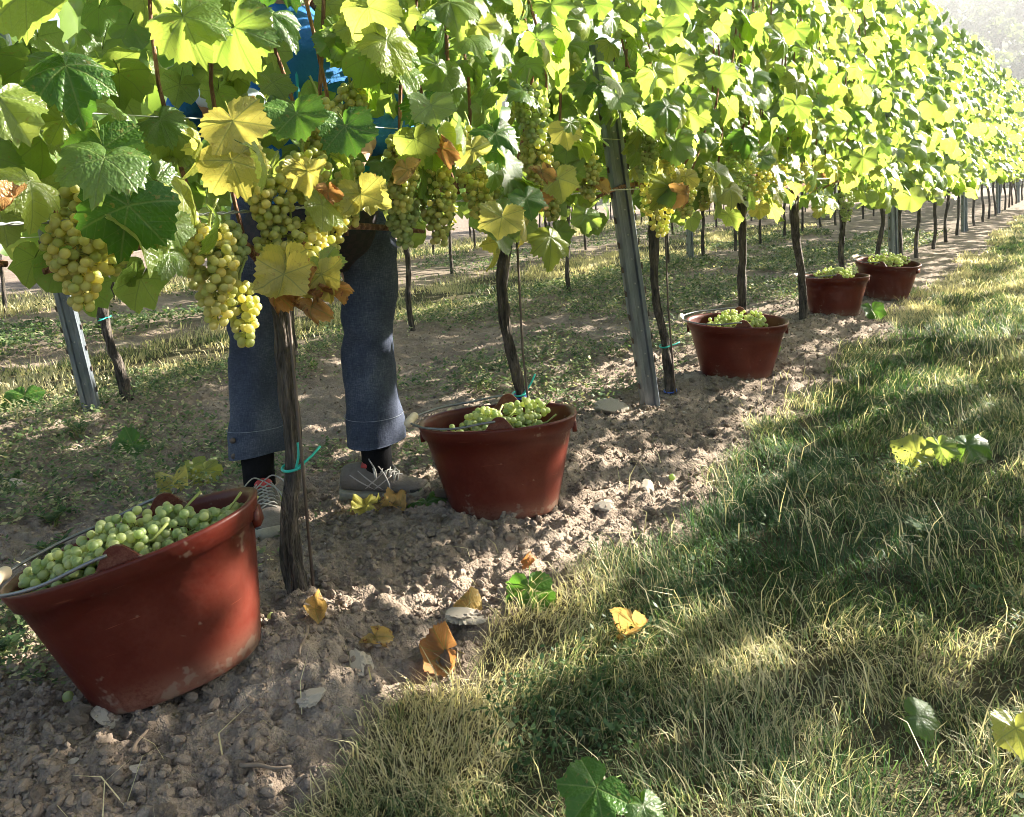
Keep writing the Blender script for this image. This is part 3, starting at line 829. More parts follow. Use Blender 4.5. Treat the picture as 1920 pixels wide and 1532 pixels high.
def far_vine(x, y, fol, label, group, zs=1.0, bunches=False):
    v = empty('grapevine', (x, y, gz(x, y) - 0.02))
    tag(v, label, 'grapevine', group)
    t = obj('trunk', TRK[rng.integers(len(TRK))], v); t.rotation_euler = (rng.normal(0, .05), rng.normal(0, .03), rng.uniform(0, 6)); t.scale = (1, 1, 1)
    f = obj('foliage', fol[rng.integers(len(fol))], v); f.rotation_euler = (0, 0, pi * rng.integers(2)); f.scale = (1, 1, zs); f['kind'] = 'stuff'
    if bunches:
        for j in range(2):
            make_bunch(v, Matrix.Translation((rng.uniform(.05, .2), rng.uniform(-.4, .4), rng.uniform(.78, 1.0))), 30, .17, .12, .011, rng.random() < .4, False, False, seed=int(rng.integers(1e6)))
    return v
for k in range(6, 31):
    far_vine(R1, VY0 + VSTEP * k, FOL, '%s front-row vine counted onward from the farthest red bucket' % ORD[k - 6], 'grapevines of the front row beyond the buckets', 0.93 + 0.002 * (k - 6), k < 14)
for ri, rx in enumerate(ROWX[1:], start=2):
    word = {2: 'second', 3: 'third', 4: 'fourth', 5: 'fifth'}[ri]
    y0 = {2: 0.0, 3: 1.2, 4: 2.6, 5: 3.4}[ri]
    cnt = {2: 30, 3: 28, 4: 26, 5: 24}[ri]
    for k in range(cnt):
        yy = y0 + 1.08 * k
        if ri == 2: yy = 1.08 * k + 0.0
        if ri == 2 and k == 2: continue
        far_vine(rx, yy, FOLF, '%s thin-trunked vine along the %s row, counted from the left edge' % (ORD[k], word), 'grapevines of the %s row' % word, 1.0, ri == 2 and k < 10)
# second-row vine with a visible crooked trunk beside the left steel post
rx = ROWX[1]
v = empty('grapevine', (rx, 2.17, 0)); tag(v, 'crooked second-row vine trunk beside the left steel post', 'grapevine', 'grapevines of the second row')
obj('trunk', bark_tube([(0, .02, -.06), (0, 0.0, .08), (0, -.03, .2), (0, -.06, .32), (0, -.07, .55), (0, -.03, .8), (0, 0, 1.0)], [.04, .032, .026, .025, .028, .025, .03], 40, 14, 77).mesh('trunk', M_BARK), v)
f = obj('foliage', FOLF[0], v); f['kind'] = 'stuff'
tie(v, -.07, .46, .03, [(.0, -.04, -.01)])
# row on the other side of the grass alley, to the right of the camera
SUNLANES = []
def sun_lane(x, y, z, r): SUNLANES.append(((x, y, z), tuple(SUN), r))  # gap in the unseen row's leaves, opened to cast a sun spot
sun_lane(-1.323, 0.918, 0.229, .03); sun_lane(-1.333, 0.913, 0.27, .03); sun_lane(-.80, 1.53, .04, .06); sun_lane(-1.0, 2.85, .02, .10); sun_lane(-1.30, 1.42, .02, .05); sun_lane(-1.2, 1.72, .0, .06)
sun_lane(-1.2, 3.78, .12, .05); sun_lane(-1.85, 1.96, .7, .05); sun_lane(-1.86, 1.97, .3, .05); sun_lane(-1.1, 6.7, .15, .07); sun_lane(-1.5, 3.2, .15, .06)
sun_lane(-.44, 2.98, .03, .06); sun_lane(-.42, 1.06, .03, .10); sun_lane(-.25, 1.22, .03, .10); sun_lane(-.1, 1.36, .03, .08); sun_lane(-.6, 4.2, .03, .12); sun_lane(-1.15, 2.3, 0, .05); sun_lane(-1.05, 3.4, 0, .10)
for k in range(0, 22):
    yy = 1.6 + VSTEP * k
    v = empty('grapevine', (ROW0, yy, 0)); tag(v, 'vine of the row on the camera side of the grass alley', 'grapevine', 'grapevines across the grass alley')
    obj('trunk', TRK[k % len(TRK)], v)
    if yy < 7.3:
        P, Rm, S, lv = canopy(285, ROW0, yy, 0.49, 0.92 - 0.12 * (yy > 4), 3.0, 0.088, 0.2, 0.16)
        kp = clear(P, SUNLANES, S); P, Rm, S, lv = P[kp], Rm[kp], S[kp], lv[kp]
        f = obj('foliage', join_leaves('foliage', T_MID, P - np.array([ROW0, yy, 0]), Rm, S, lv, M_LEAFF), v)
    else:
        f = obj('foliage', FOLT[k % 4], v)
    f['kind'] = 'stuff'

# ------------------------------------------------------------------ steel posts and wires
def post(x, y, length, lean, label, yaw=0.3, leanx=0.0):
    root = empty('steel_post', (x, y, 0)); tag(root, label, 'post', 'galvanised trellis posts')
    root.rotation_euler = (lean, leanx, 0)
    R = Matrix.Rotation(yaw, 3, 'Z')
    w, d = .039, .026
    prof = [(-w, -d), (-w, d * .2), (-w * .8, d), (-w * .42, d), (-w * .30, d * .45), (w * .30, d * .45), (w * .42, d), (w * .8, d), (w, d * .2), (w, -d),
            (w - .0025, -d), (w - .0025, d * .1), (w * .72, d - .0028), (w * .48, d - .0028), (w * .36, d * .3), (-w * .36, d * .3), (-w * .48, d - .0028), (-w * .72, d - .0028), (-w + .0025, d * .1), (-w + .0025, -d)]
    n = len(prof); zs = np.linspace(-.35, length, 14); V = []; F = []
    for z in zs:
        for p in prof:
            q = R @ Vector((p[0], p[1], 0)); V.append((q.x, q.y, z))
    for i in range(len(zs) - 1):
        for j in range(n): F.append((i * n + j, i * n + (j + 1) % n, (i + 1) * n + (j + 1) % n, (i + 1) * n + j))
    for j in range(n // 2 - 1):
        for b in (0, (len(zs) - 1) * n):
            F.append((b + j, b + j + 1, b + n - 2 - j, b + n - 1 - j))
    mb = MB(); mb.add(V, F); obj('profile', mb.mesh('profile', M_STEEL, False), root)
    mb = MB(); mh = MB()
    for z in np.arange(.12, length, .105):
        for s in (-1, 1):
            c = R @ Vector((s * (w + .003), d * .1, 0)); mb.box((c.x, c.y, z), (.006, .012, .022), np.array(R)); c = R @ Vector((s * (w + .006), d * .1, 0)); mb.box((c.x, c.y, z + .008), (.003, .008, .018), np.array(R))
        c = R @ Vector((0, d * .45 + .0012, 0)); e = R @ Vector((0, d * .45 - .001, 0))
        mh.tube([(e.x, e.y, z + .04), (c.x, c.y, z + .04)], .0042, 8)  # pale discs stand in for light showing through the post holes
    tag(obj('hooks', mb.mesh('hooks', M_RUST, False), root), kind='stuff'); tag(obj('hole_light_dots', mh.mesh('hole_light_dots', M_WIRE), root), kind='stuff')
    return root
post(R1, 3.177, 1.55, 0.215, 'tilted galvanised steel post between the second and third vines', yaw=-2.35)
for i, yy in enumerate((8.55, 13.85, 19.2, 24.5)):
    post(R1, yy, 2.5, 0.10 if i == 0 else 0.03, ['steel post behind the farthest bucket in the front row', 'first steel post past the farthest bucket', 'second steel post past the farthest bucket', 'third steel post past the farthest bucket'][i], yaw=-2.35)
post(ROWX[1], 1.99, 2.4, 0.13, 'tilted blue-grey steel post at the left edge in the second row', yaw=-2.2)
post(ROWX[1], 9.3, 2.3, 0.03, 'small steel post of the second row seen between far trunks', yaw=-2.3)
post(ROWX[2], 6.6, 2.3, 0.05, 'small steel post of the third row near the picker', yaw=-2.3)

def wire(x, z, y0, y1, r, label, twisted=False, sag=.006, path=None):
    mb = MB(); n = int((y1 - y0) / (.012 if twisted else .25)) + 2
    yy = np.linspace(y0, y1, n); zz = z + sag * np.sin(yy * 2.1) + sag * .6 * np.sin(yy * 5.3)
    xx = x + .008 * np.sin(yy * 1.3) + (.09 * np.abs(np.sin(pi * (yy - 2.97) / 5.35)) if twisted else 0)
    if twisted:
        for ph in (0, pi):
            a = yy * 2 * pi / .055 + ph
            mb.tube(np.stack([xx + np.cos(a) * r, yy, zz + np.sin(a) * r], 1), r * .85, 5, caps=False)
    else:
        mb.tube(np.stack([xx, yy, zz], 1), r, 5, caps=False)
    tag(obj('trellis_wire', mb.mesh('trellis_wire', M_WIRE)), label, 'wire', 'trellis wires')
wire(R1 + .05, .955, -.3, 8.6, .0022, 'twisted double wire running across the front-row trunks', True)
wire(R1 + .035, 1.15, -.3, 24.5, .0015, 'plain wire above the twisted one in the front row')
wire(R1 - .03, 1.6, -.3, 24.5, .0014, 'upper plain wire hidden among the front-row leaves')
wire(R1 + .035, .955, 8.65, 24.5, .0022, 'continuation of the low wire past the farthest bucket')
wire(ROWX[1], .88, .0, 26, .0018, 'low wire along the second row of vines')

# ------------------------------------------------------------------ buckets
def bucket_material():
    t = NT('red_brown_plastic'); co = t.coord()
    n1 = t.noise(5, 4, vec=co); n2 = t.noise(120, 4, 0.7, vec=co)
    sp = t.new('ShaderNodeSeparateXYZ'); t.link(co, sp.inputs[0])
    c = t.ramp(n1, [(0.3, (0.064, 0.0070, 0.0038)), (0.7, (0.098, 0.0115, 0.0056))])
    low = t.math('SUBTRACT', 1, t.smooth(sp.outputs[2], 0.005, 0.07))
    dust = t.math('MULTIPLY', t.math('ADD', t.math('MULTIPLY', low, 0.40), 0.06), t.smooth(t.math('ADD', n1, t.math('MULTIPLY', n2, .6)), 0.62, 0.95), clamp=True)
    c = t.mix(dust, c, (0.30, 0.17, 0.12))
    sc = t.smooth(t.noise(1.0, 3, vec=t.mapped(co, (9, 9, 160))), 0.68, 0.74)
    c = t.mix(t.math('MULTIPLY', sc, 0.22), c, (0.45, 0.16, 0.10))
    mud = t.smooth(t.math('ADD', t.noise(17, 3, 0.7, vec=co), t.math('MULTIPLY', low, 0.16)), 0.66, 0.72)
    c = t.mix(t.math('MULTIPLY', mud, 0.55), c, (0.22, 0.165, 0.125))
    t.set(Base_Color=c, Roughness=t.math('ADD', 0.30, t.math('MULTIPLY', n2, 0.25)), Normal=t.bump(t.noise(14, 3, vec=co), 0.12, 0.02))
    t.p.inputs['Specular IOR Level'].default_value = 0.28
    return t.m
M_BUCK = bucket_material()
M_GRIP = simple('cream_plastic_grip', (0.62, 0.50, 0.36), 0.5, var=0.1)
M_HANDLE = simple('grey_handle_wire', (0.20, 0.20, 0.21), 0.4, metal=0.7, var=0.2)

def bucket_mesh():
    n = 64; rings = [(0.0, .138, .100), (0.001, .148, .108), (.006, .153, .113), (.02, .1565, .116), (.10, .178, .132), (.18, .198, .147), (.232, .211, .157), (.234, .219, .164), (.258, .226, .170), (.266, .229, .173), (.271, .2285, .1725),
                     (.2725, .222, .167), (.269, .214, .160), (.258, .211, .157), (.15, .186, .138), (.02, .151, .111), (.012, .13, .095)]
    V = []; F = []; a = np.linspace(0, 2 * pi, n, endpoint=False)
    for z, A, B in rings:
        e = 2 / 2.25
        V += [(A * abs(cos(t)) ** e * np.sign(cos(t)), B * abs(sin(t)) ** e * np.sign(sin(t)), z) for t in a]
    for i in range(len(rings) - 1):
        for j in range(n): F.append((i * n + j, i * n + (j + 1) % n, (i + 1) * n + (j + 1) % n, (i + 1) * n + j))
    F.append(tuple(range(n - 1, -1, -1))); F.append(tuple((len(rings) - 1) * n + j for j in range(n)))
    mb = MB(); mb.add(V, F)
    for s in (-1, 1):            # ribs under the lip at the two ends
        mb.box((s * .219, 0, .232), (.012, .05, .03))
    return mb.mesh('bucket_body', M_BUCK)
def ear_mesh():
    prof = [(-.062, 0), (-.045, .012), (-.028, .034), (-.018, .044), (-.006, .049), (.006, .049), (.018, .044), (.028, .034), (.045, .012), (.062, 0), (.05, -.012), (-.05, -.012)]
    n = len(prof); V = [(x, -.0035, z) for x, z in prof] + [(x, .0035, z) for x, z in prof]
    F = [tuple(range(n)), tuple(range(2 * n - 1, n - 1, -1))] + [(i, i + n, (i + 1) % n + n, (i + 1) % n) for i in range(n)]
    mb = MB(); mb.add(V, F)
    return mb.mesh('ear', M_BUCK, False)
def handle_mesh():
    q = [(.012, -.172, .295), (-.02, -.176, .294), (-.10, -.172, .284), (-.18, -.135, .282), (-.236, -.062, .280), (-.252, 0, .279)]
    q = q + [(x, -y, z) for x, y, z in q[-2::-1]]
    mb = MB(); mb.tube(spline(q, 44), .0034, 7)
    return mb.mesh('handle', M_HANDLE)
def grip_mesh():
    mb = MB(); a = np.linspace(-.055, .055, 14)
    mb.tube([(-.250 - .003 * cos(t * 25), t, .2795) for t in a], [.008, .0125, .0135, .0125, .012, .0125, .013, .013, .0125, .012, .0125, .0135, .0125, .008], 12)
    return mb.mesh('grip', M_GRIP)
BK, EAR, HAN, GRP = bucket_mesh(), ear_mesh(), handle_mesh(), grip_mesh()

def bucket(loc, yaw, tilt, label, scale=1.0):
    root = empty('grape_bucket', loc)
    root.rotation_euler = (Matrix.Rotation(yaw, 3, 'Z') @ Matrix.Rotation(tilt[1], 3, 'Y') @ Matrix.Rotation(tilt[0], 3, 'X')).to_euler()
    root.scale = (scale,) * 3
    tag(root, label, 'bucket', 'red-brown grape buckets')
    obj('body', BK, root)
    for s in (-1, 1): obj('ear', EAR, root, Matrix.Translation((0.02, s * .1585, .264)) @ Matrix.Diagonal((.8, 1, .82, 1)))
    h = obj('handle', HAN, root); obj('grip', GRP, h)
    bpy.context.view_layer.update()
    return root

def fill_bucket(root, spots, split, lab, seed):
    """bunches lying in a bucket; each is its own thing"""
    for i, (x, y, z, yaw, ln, wd, n) in enumerate(spots):
        z -= .004 if split else 0
        M = root.matrix_world @ Matrix.Translation((x, y, z)) @ Matrix.Rotation(yaw, 4, 'Z') @ Matrix.Rotation(random.uniform(-.12, .12), 4, 'Y')
        b = make_bunch(None, M, int(n * 1.7), ln, wd, 0.0086, True, True, split, seed + i)
        tag(b, lab[i] if isinstance(lab, list) else lab, 'grapes', 'picked grape bunches in the buckets')

def face_yaw(x, y, extra=0.0):      # long axis across the line of sight
    return atan2(x, -y) * 0 + atan2(-x, y) + extra
b1 = bucket((-1.479, .867, .047), 0.798, (-.08, -.244), 'near red bucket leaning over at lower left, heaped with green grapes', 1.065)
b2 = bucket((-1.453, 1.948, .006), 0.545, (-.05, -.04), 'upright red bucket with cream handle grip beside the shoe', 1.055)
b3 = bucket((-1.425, 3.873, .0), 0.40, (.04, .032), 'middle red bucket on the soil just past the tilted post', 1.06)
b4 = bucket((-1.453, 5.891, .0), 0.268, (.0, -.007), 'fourth red bucket beside the bent trunk', 1.01)
b5 = bucket((-1.294, 6.767, .008), -0.20, (.06, .10), 'farthest red bucket, set below the second steel post', 1.03)

low = [(-.07, -.02, .195, .3, .15, .09, 30), (.06, .02, .195, -.3, .15, .09, 30), (.0, .02, .19, 1.2, .13, .09, 26)]
fill_bucket(b1, [(-.135, -.025, .262, -.3, .13, .095, 40), (-.02, .055, .272, .15, .22, .105, 62), (-.035, -.045, .266, .1, .17, .095, 46), (.085, .005, .248, .3, .19, .10, 50), (.13, .06, .225, .1, .14, .09, 34), (-.11, .05, .255, .5, .16, .10, 44)], True,
            ['clump of green grapes at the low lip of the leaning bucket', 'long green grape bunch across the back of the leaning bucket', 'green grape bunch beside the front ear of the leaning bucket',
             'green grape bunch sunk at the high side of the leaning bucket', 'small green grape bunch by the rear wall of the leaning bucket', 'green grape bunch behind the low lip of the leaning bucket'], 2000)
fill_bucket(b2, [(-.10, -.045, .238, .2, .15, .085, 34), (-.025, -.01, .262, .1, .13, .095, 34), (-.05, .07, .255, .6, .12, .08, 26), (.06, .0, .240, .2, .18, .085, 38), (.075, .06, .268, -.2, .14, .095, 36)], True,
            ['flat green grape bunch at the grip end of the upright bucket', 'yellowish green grape bunch in the middle of the upright bucket', 'small grape bunch by the rear ear of the upright bucket',
             'green grape bunch behind the front ear of the upright bucket', 'raised green grape bunch at the rear wall of the upright bucket'], 2100)
for b, nm, sd in ((b3, 'middle bucket past the tilted post', 2200), (b4, 'fourth bucket beside the bent trunk', 2300), (b5, 'farthest bucket', 2400)):
    hi = .02 if b is not b3 else 0.0
    fill_bucket(b, [(-.06, 0, .255 + hi, .3, .17, .10, 34), (.05, -.03, .262 + hi, -.2, .17, .10, 34), (.06, .06, .265 + hi, .2, .16, .10, 32), (-.03, .07, .27 + hi, 1.0, .12, .09, 22)], False,
                ['green grape bunch at the handle end of the ' + nm, 'green grape bunch by the front ear of the ' + nm, 'green grape bunch by the far rim of the ' + nm, 'small green grape bunch by the rear ear of the ' + nm], sd)
for b, nm, sd in ((b1, 'leaning bucket', 2500), (b2, 'upright bucket', 2510), (b3, 'middle bucket past the tilted post', 2520), (b4, 'fourth bucket beside the bent trunk', 2530), (b5, 'farthest bucket', 2540)):
    fill_bucket(b, low, False, 'half-hidden green grape bunch deep in the ' + nm, sd)
for x, y, lab in ((-1.453, 1.071, 'single green grape on the soil right of the leaning bucket'), (-1.633, .715, 'single green grape on the soil below the leaning bucket'), (-1.115, 2.42, 'single pale grape on the soil right of the upright bucket')):
    o = obj('fallen_grape', BERRY_G); o.location = (x, y, gz(x, y) + .008); o.scale = (.0105,) * 3; tag(o, lab, 'grape', 'fallen grapes')

# ------------------------------------------------------------------ the picker behind the row
PF = np.array([-2.04, 1.768]); PW = np.array([.756, -.655]); PU = np.array([.655, .756])     # standing point, facing, image-right
def pl(u, w, z): return np.array([*(PF + PU * u + PW * w), z])
person = empty('person', (*PF, 0))
tag(person, 'person in blue jacket and grey jeans picking grapes behind the vines', 'person')
Mp = Matrix(((PU[0], -PW[0] * -1, 0, 0), (PU[1], PW[1], 0, 0), (0, 0, 1, 0), (0, 0, 0, 1)))
Mp = Matrix(((PU[0], PW[0], 0, 0), (PU[1], PW[1], 0, 0), (0, 0, 1, 0), (0, 0, 0, 1)))
G0 = gz(*PF)

def solid(parts, voxel, smooth_it, disp=None):
    """union of tapered tubes and ellipsoids as one continuous skin; local axes u (x), w (y), z"""
    mb = MB()
    for pts, rad, sq in parts:
        P = spline(pts, max(8, 5 * len(pts))); r = np.interp(np.linspace(0, 1, len(P)), np.linspace(0, 1, len(rad)), rad)
        # rounded ends
        e0 = P[0] - (P[1] - P[0]) / np.linalg.norm(P[1] - P[0]) * r[0] * .5; e1 = P[-1] + (P[-1] - P[-2]) / np.linalg.norm(P[-1] - P[-2]) * r[-1] * .5
        P = np.vstack([e0, P, e1]); r = np.concatenate([[r[0] * .6], r, [r[-1] * .6]])
        mb.tube(P, r, 18, True, sq)
    me = mb.mesh('x', None)
    me = evaluated(me, [('REMESH', dict(mode='VOXEL', voxel_size=voxel)), ('SMOOTH', dict(factor=.6, iterations=smooth_it))])
    n = len(me.vertices); co = np.empty(n * 3, np.float32); me.vertices.foreach_get('co', co); co = co.reshape(-1, 3).astype(float)
    if disp is not None: co = disp(co)
    co[:, :] = co @ np.array(Mp.to_3x3()).T
    me.vertices.foreach_set('co', co.astype(np.float32).ravel()); me.update()
    me.polygons.foreach_set('use_smooth', np.ones(len(me.polygons), bool))
    return me

M_SKIN = simple('skin', (0.46, 0.27, 0.19), 0.5, var=0.08, scale=12)
M_HAIR = simple('brown_hair', (0.09, 0.055, 0.03), 0.6, var=0.3, scale=60, bump=0.5)
def denim():
    t = NT('faded_denim'); co = t.coord()
    w1 = t.noise(1.0, 2, vec=t.mapped(co, (420, 420, 60))); w2 = t.noise(1.0, 2, vec=t.mapped(co, (60, 60, 520))); n1 = t.noise(7, 4, vec=co)
    f = t.math('ADD', t.math('MULTIPLY', t.math('ADD', w1, w2), 0.30), t.math('MULTIPLY', n1, 0.4))
    t.set(Base_Color=t.ramp(f, [(0.34, (0.025, 0.031, 0.052)), (0.5, (0.052, 0.062, 0.094)), (0.66, (0.12, 0.135, 0.175))]), Roughness=0.9, Normal=t.bump(t.math('ADD', w1, w2), 0.25, 0.004))
    t.p.inputs['Specular IOR Level'].default_value = 0.15
    return t.m
M_DENIM = denim()
M_STITCH = simple('pale_stitching', (0.19, 0.215, 0.26), 0.8)
M_BLUE = simple('blue_fleece', (0.020, 0.13, 0.34), 0.8, var=0.25, scale=30, bump=0.3, spec=0.2)
M_TEAL = simple('teal_jacket_panel', (0.02, 0.30, 0.42), 0.7, var=0.2, scale=30, bump=0.2)
M_SHIRT = NT('dark_checked_shirt')
_co = M_SHIRT.coord(); _w = M_SHIRT.new('ShaderNodeTexChecker'); _w.inputs['Scale'].default_value = 45; M_SHIRT.link(_co, _w.inputs[0])
_w.inputs[1].default_value = (.012, .012, .016, 1); _w.inputs[2].default_value = (.028, .018, .024, 1)
M_SHIRT.set(Base_Color=_w.outputs[0], Roughness=.85); M_SHIRT = M_SHIRT.m
M_GLOVE = simple('pale_work_glove', (0.50, 0.56, 0.66), 0.6, var=0.08, scale=40)
M_SOCK = simple('black_sock', (0.010, 0.010, 0.012), 0.95, var=0.2, scale=90, bump=0.3, spec=.1)
M_SHOE = simple('grey_mesh_shoe', (0.17, 0.145, 0.125), 0.8, var=0.3, scale=50, bump=0.35, spec=.2)
M_SHOED = simple('dark_toe_rubber', (0.03, 0.028, 0.027), 0.7, var=0.3)
M_SOLE = simple('dirty_shoe_sole', (0.30, 0.27, 0.21), 0.8, var=0.3, scale=30, bump=.3)
M_LACE = simple('grey_lace', (0.33, 0.32, 0.30), 0.8)
M_STRP = simple('pale_shoe_stripe', (0.42, 0.37, 0.34), 0.6)
M_REDT = simple('red_heel_tab', (0.45, 0.05, 0.05), 0.6)

def leg_fold(co):
    z = co[:, 2]; a = np.arctan2(co[:, 1], co[:, 0] - np.where(co[:, 0] > 0, .165, -.205))
    k = np.exp(-((z - .52) / .12) ** 2) * .006 + np.exp(-((z - .26) / .06) ** 2) * .003 + np.exp(-((z - .85) / .1) ** 2) * .007
    d = .75 * k * np.sin(z * 55 + 2.2 * a + 3 * np.sin(a * 2)) + .0045 * np.sin(3 * a + z * 9) + .003 * np.sin(z * 31 - 2 * a + 1) + .009 * (fbm(a * 1.3 + 9, z * 7, 3, 3) - .5)
    cx = np.where(co[:, 0] > 0, .165, -.205)
    co[:, 0] += d * np.cos(a); co[:, 1] += d * np.sin(a)
    co[:, 2] = np.maximum(co[:, 2], .172 + .02 * np.sin(a) * (co[:, 0] < 0) + .006 * np.cos(a))
    return co
tr_parts = [
    ([(-.215, .0, .14), (-.212, .0, .24), (-.20, -.01, .40), (-.185, .0, .56), (-.17, -.005, .76), (-.12, -.02, .95)], [.092, .089, .080, .080, .090, .115], (1.0, 1.0)),
    ([(.163, .0, .14), (.163, .0, .24), (.160, -.01, .40), (.168, .0, .56), (.182, -.005, .76), (.11, -.02, .95)], [.099, .095, .085, .083, .092, .115], (1.0, 1.0)),
    ([(0.0, -.02, .84), (0.0, -.02, .95), (0, -.02, 1.04)], [.165, .185, .18], None)]
tr = solid(tr_parts, .0115, 3, leg_fold); tr.materials.append(M_DENIM)
trousers = obj('jeans', tr, person)
def ring_at(cu, z, r, name, tz=0.0):
    a = np.linspace(0, 2 * pi, 40); mb = MB()
    P = np.stack([cu + np.cos(a) * r, np.sin(a) * r, z + tz * np.sin(a)], 1) @ np.array(Mp.to_3x3()).T
    mb.tube(P, .0009, 4, caps=False); return obj(name, mb.mesh(name, M_STITCH), trousers)
ring_at(-.2115, .262, .0905, 'hem_stitch', .01); ring_at(.163, .262, .0965, 'hem_stitch')
for u, z in ((-.278, .245), (-.278, .195)):
    mb = MB(); p = np.array([u, .062, z]); d = np.array([-.35, .93, 0]); mb.tube([p @ np.array(Mp.to_3x3()).T, (p + d * .006) @ np.array(Mp.to_3x3()).T], .009, 12)
    obj('button', mb.mesh('button', M_RUST), trousers)

# skin: head, neck, forearms, hands as one continuous body inside the clothes
HR = np.array([-.235, .33, 1.262]); HL = np.array([.16, .38, 1.12])      # wrists (image-left hand gloved, image-right hand among the leaves)
body_parts = [
    ([(0, -.02, .95), (0, -.03, 1.2), (0, -.03, 1.42), (0, -.02, 1.50)], [.14, .14, .16, .09], None),
    ([(0, -.02, 1.48), (0, 0.0, 1.60)], [.058, .055], None),
    ([(0, .01, 1.60), (0, .03, 1.70), (0, .02, 1.80)], [.070, .092, .070], None),
    ([(0, .09, 1.615), (0, .10, 1.63)], [.03, .035], None),
    ([(0, .118, 1.70), (0, .128, 1.675)], [.010, .016], None),
    ([(-.093, .015, 1.70), (-.093, .01, 1.67)], [.014, .012], None), ([(.093, .015, 1.70), (.093, .01, 1.67)], [.014, .012], None),
    ([(.11, -.03, .93), (.175, 0, .5), (.165, 0, .08)], [.06, .045, .032], None), ([(-.11, -.03, .93), (-.19, 0, .5), (-.215, 0, .08)], [.06, .045, .032], None),
    ([(-.20, -.02, 1.44), (-.30, .05, 1.22), tuple(HR)], [.05, .04, .028], None), ([(.20, -.02, 1.44), (.27, .1, 1.20), tuple(HL)], [.05, .04, .028], None)]
def hand(wr, d, up, side):
    """palm and five unequal bent fingers; d = pointing direction, up = back of hand"""
    d = np.array(d) / np.linalg.norm(d); up = np.array(up) - d * (np.array(up) @ d); up /= np.linalg.norm(up); s = np.cross(d, up) * side
    out = [([wr - d * .01, wr + d * .03], [.024, .024], None)] + [([wr + s * o * .45, wr + d * .05 + s * o * .9, wr + d * .09 + s * o], [.015, .0145, .0125], None) for o in (.030, .010, -.011, -.030)]
    for k, (o, l) in enumerate(((.030, .068), (.010, .078), (-.011, .073), (-.030, .058))):
        b = wr + d * .085 + s * o
        out.append(([b, b + d * l * .45 - up * .004 + s * o * .12, b + d * l * .78 - up * l * .30, b + d * l * .9 - up * l * .62], [.0098, .0092, .0085, .0072], None))
    b = wr + d * .028 + s * .028
    out.append(([b, b + d * .028 + s * .026 - up * .012, b + d * .058 + s * .030 - up * .026], [.013, .0115, .009], None))
    return out
hl = hand(HL, (-.25, .8, -.25), (.2, .3, 1), -1)
bd = solid(body_parts + hl, .0075, 2); bd.materials.append(M_SKIN)
body = obj('body', bd, person)
gl = solid(hand(HR, (.8, .1, -.1), (0, .9, .4), -1) + [([HR - np.array([.85, .35, -.12]) * .02, HR + np.array([.85, .35, -.12]) * .02], [.027, .026], None)], .0052, 2); gl.materials.append(M_GLOVE)
obj('glove', gl, person)
def rot(mb): mb.v = [tuple(np.array(p) @ np.array(Mp.to_3x3()).T) for p in mb.v]; return mb
for s in (-1, 1):
    mb = MB(); bv, bf = ICO2; mb.add(bv * .0125 + np.array([s * .032, .106, 1.708]), bf); e = obj('eye', rot(mb).mesh('eye', simple('eye_white', (.75, .73, .7), .3)), person)
    mb = MB(); mb.add(bv * .0065 + np.array([s * .032, .1145, 1.707]), bf); obj('iris', rot(mb).mesh('iris', M_HAIR), e)
mb = MB(); mb.tube(spline([(-.024, .112, 1.642), (0, .121, 1.639), (.024, .112, 1.642)], 9), [.003, .005, .006, .0065, .006, .0065, .006, .005, .003], 7); obj('mouth', rot(mb).mesh('mouth', simple('lips', (.38, .14, .12), .45)), person)
hr = solid([([(0, -.03, 1.66), (0, -.02, 1.76), (0, .03, 1.815)], [.095, .105, .075], None), ([(-.07, -.03, 1.70), (-.075, -.05, 1.58)], [.05, .035], None), ([(.07, -.03, 1.70), (.075, -.05, 1.58)], [.05, .035], None), ([(0, -.08, 1.7), (0, -.09, 1.56)], [.07, .05], None)], .009, 2)
hr.materials.append(M_HAIR); obj('hair', hr, person)
def jfold(co):
    z = co[:, 2]; co[:, 1] += .006 * np.sin(z * 38 + co[:, 0] * 14); co[:, 0] += .004 * np.sin(z * 47 + co[:, 1] * 20)
    return co
jk = solid([
    ([(0.01, -.02, .95), (0.01, -.02, 1.08), (0, -.02, 1.25), (0, -.02, 1.42), (0, -.02, 1.50)], [.205, .20, .205, .20, .12], None),
    ([(-.15, -.02, 1.45), (-.24, 0.0, 1.42), (-.33, .07, 1.22), (-.31, .20, 1.235), tuple(HR - np.array([.05, .03, 0]))], [.085, .082, .066, .060, .045], None),
    ([(.15, -.02, 1.45), (.24, .0, 1.41), (.28, .10, 1.19), (.23, .24, 1.16), tuple(HL - np.array([-.02, .06, -.01]))], [.085, .082, .066, .060, .045], None),
    ([(0, -.02, 1.48), (0, -.01, 1.56)], [.085, .078], None)], .012, 3, jfold)
jk.materials.append(M_BLUE); jacket = obj('jacket', jk, person)
sp_ = solid([([(.155, .02, .95), (.165, .02, 1.10), (.165, .02, 1.3)], [.078, .075, .075], None)], .012, 3, jfold); sp_.materials.append(M_TEAL); obj('side_panel', sp_, jacket)
mb = MB(); mb.tube(spline([(0.0, .192, .93), (0.0, .188, 1.1), (0, .186, 1.3), (0, .165, 1.45)], 14), .005, 6); obj('zip', rot(mb).mesh('zip', M_TEAL), jacket)
sh = solid([([(0.005, -.02, .86), (0.005, -.02, .93), (0, -.02, 1.0)], [.232, .222, .19], None)], .012, 3, jfold); sh.materials.append(M_SHIRT); obj('shirt_tail', sh, person)

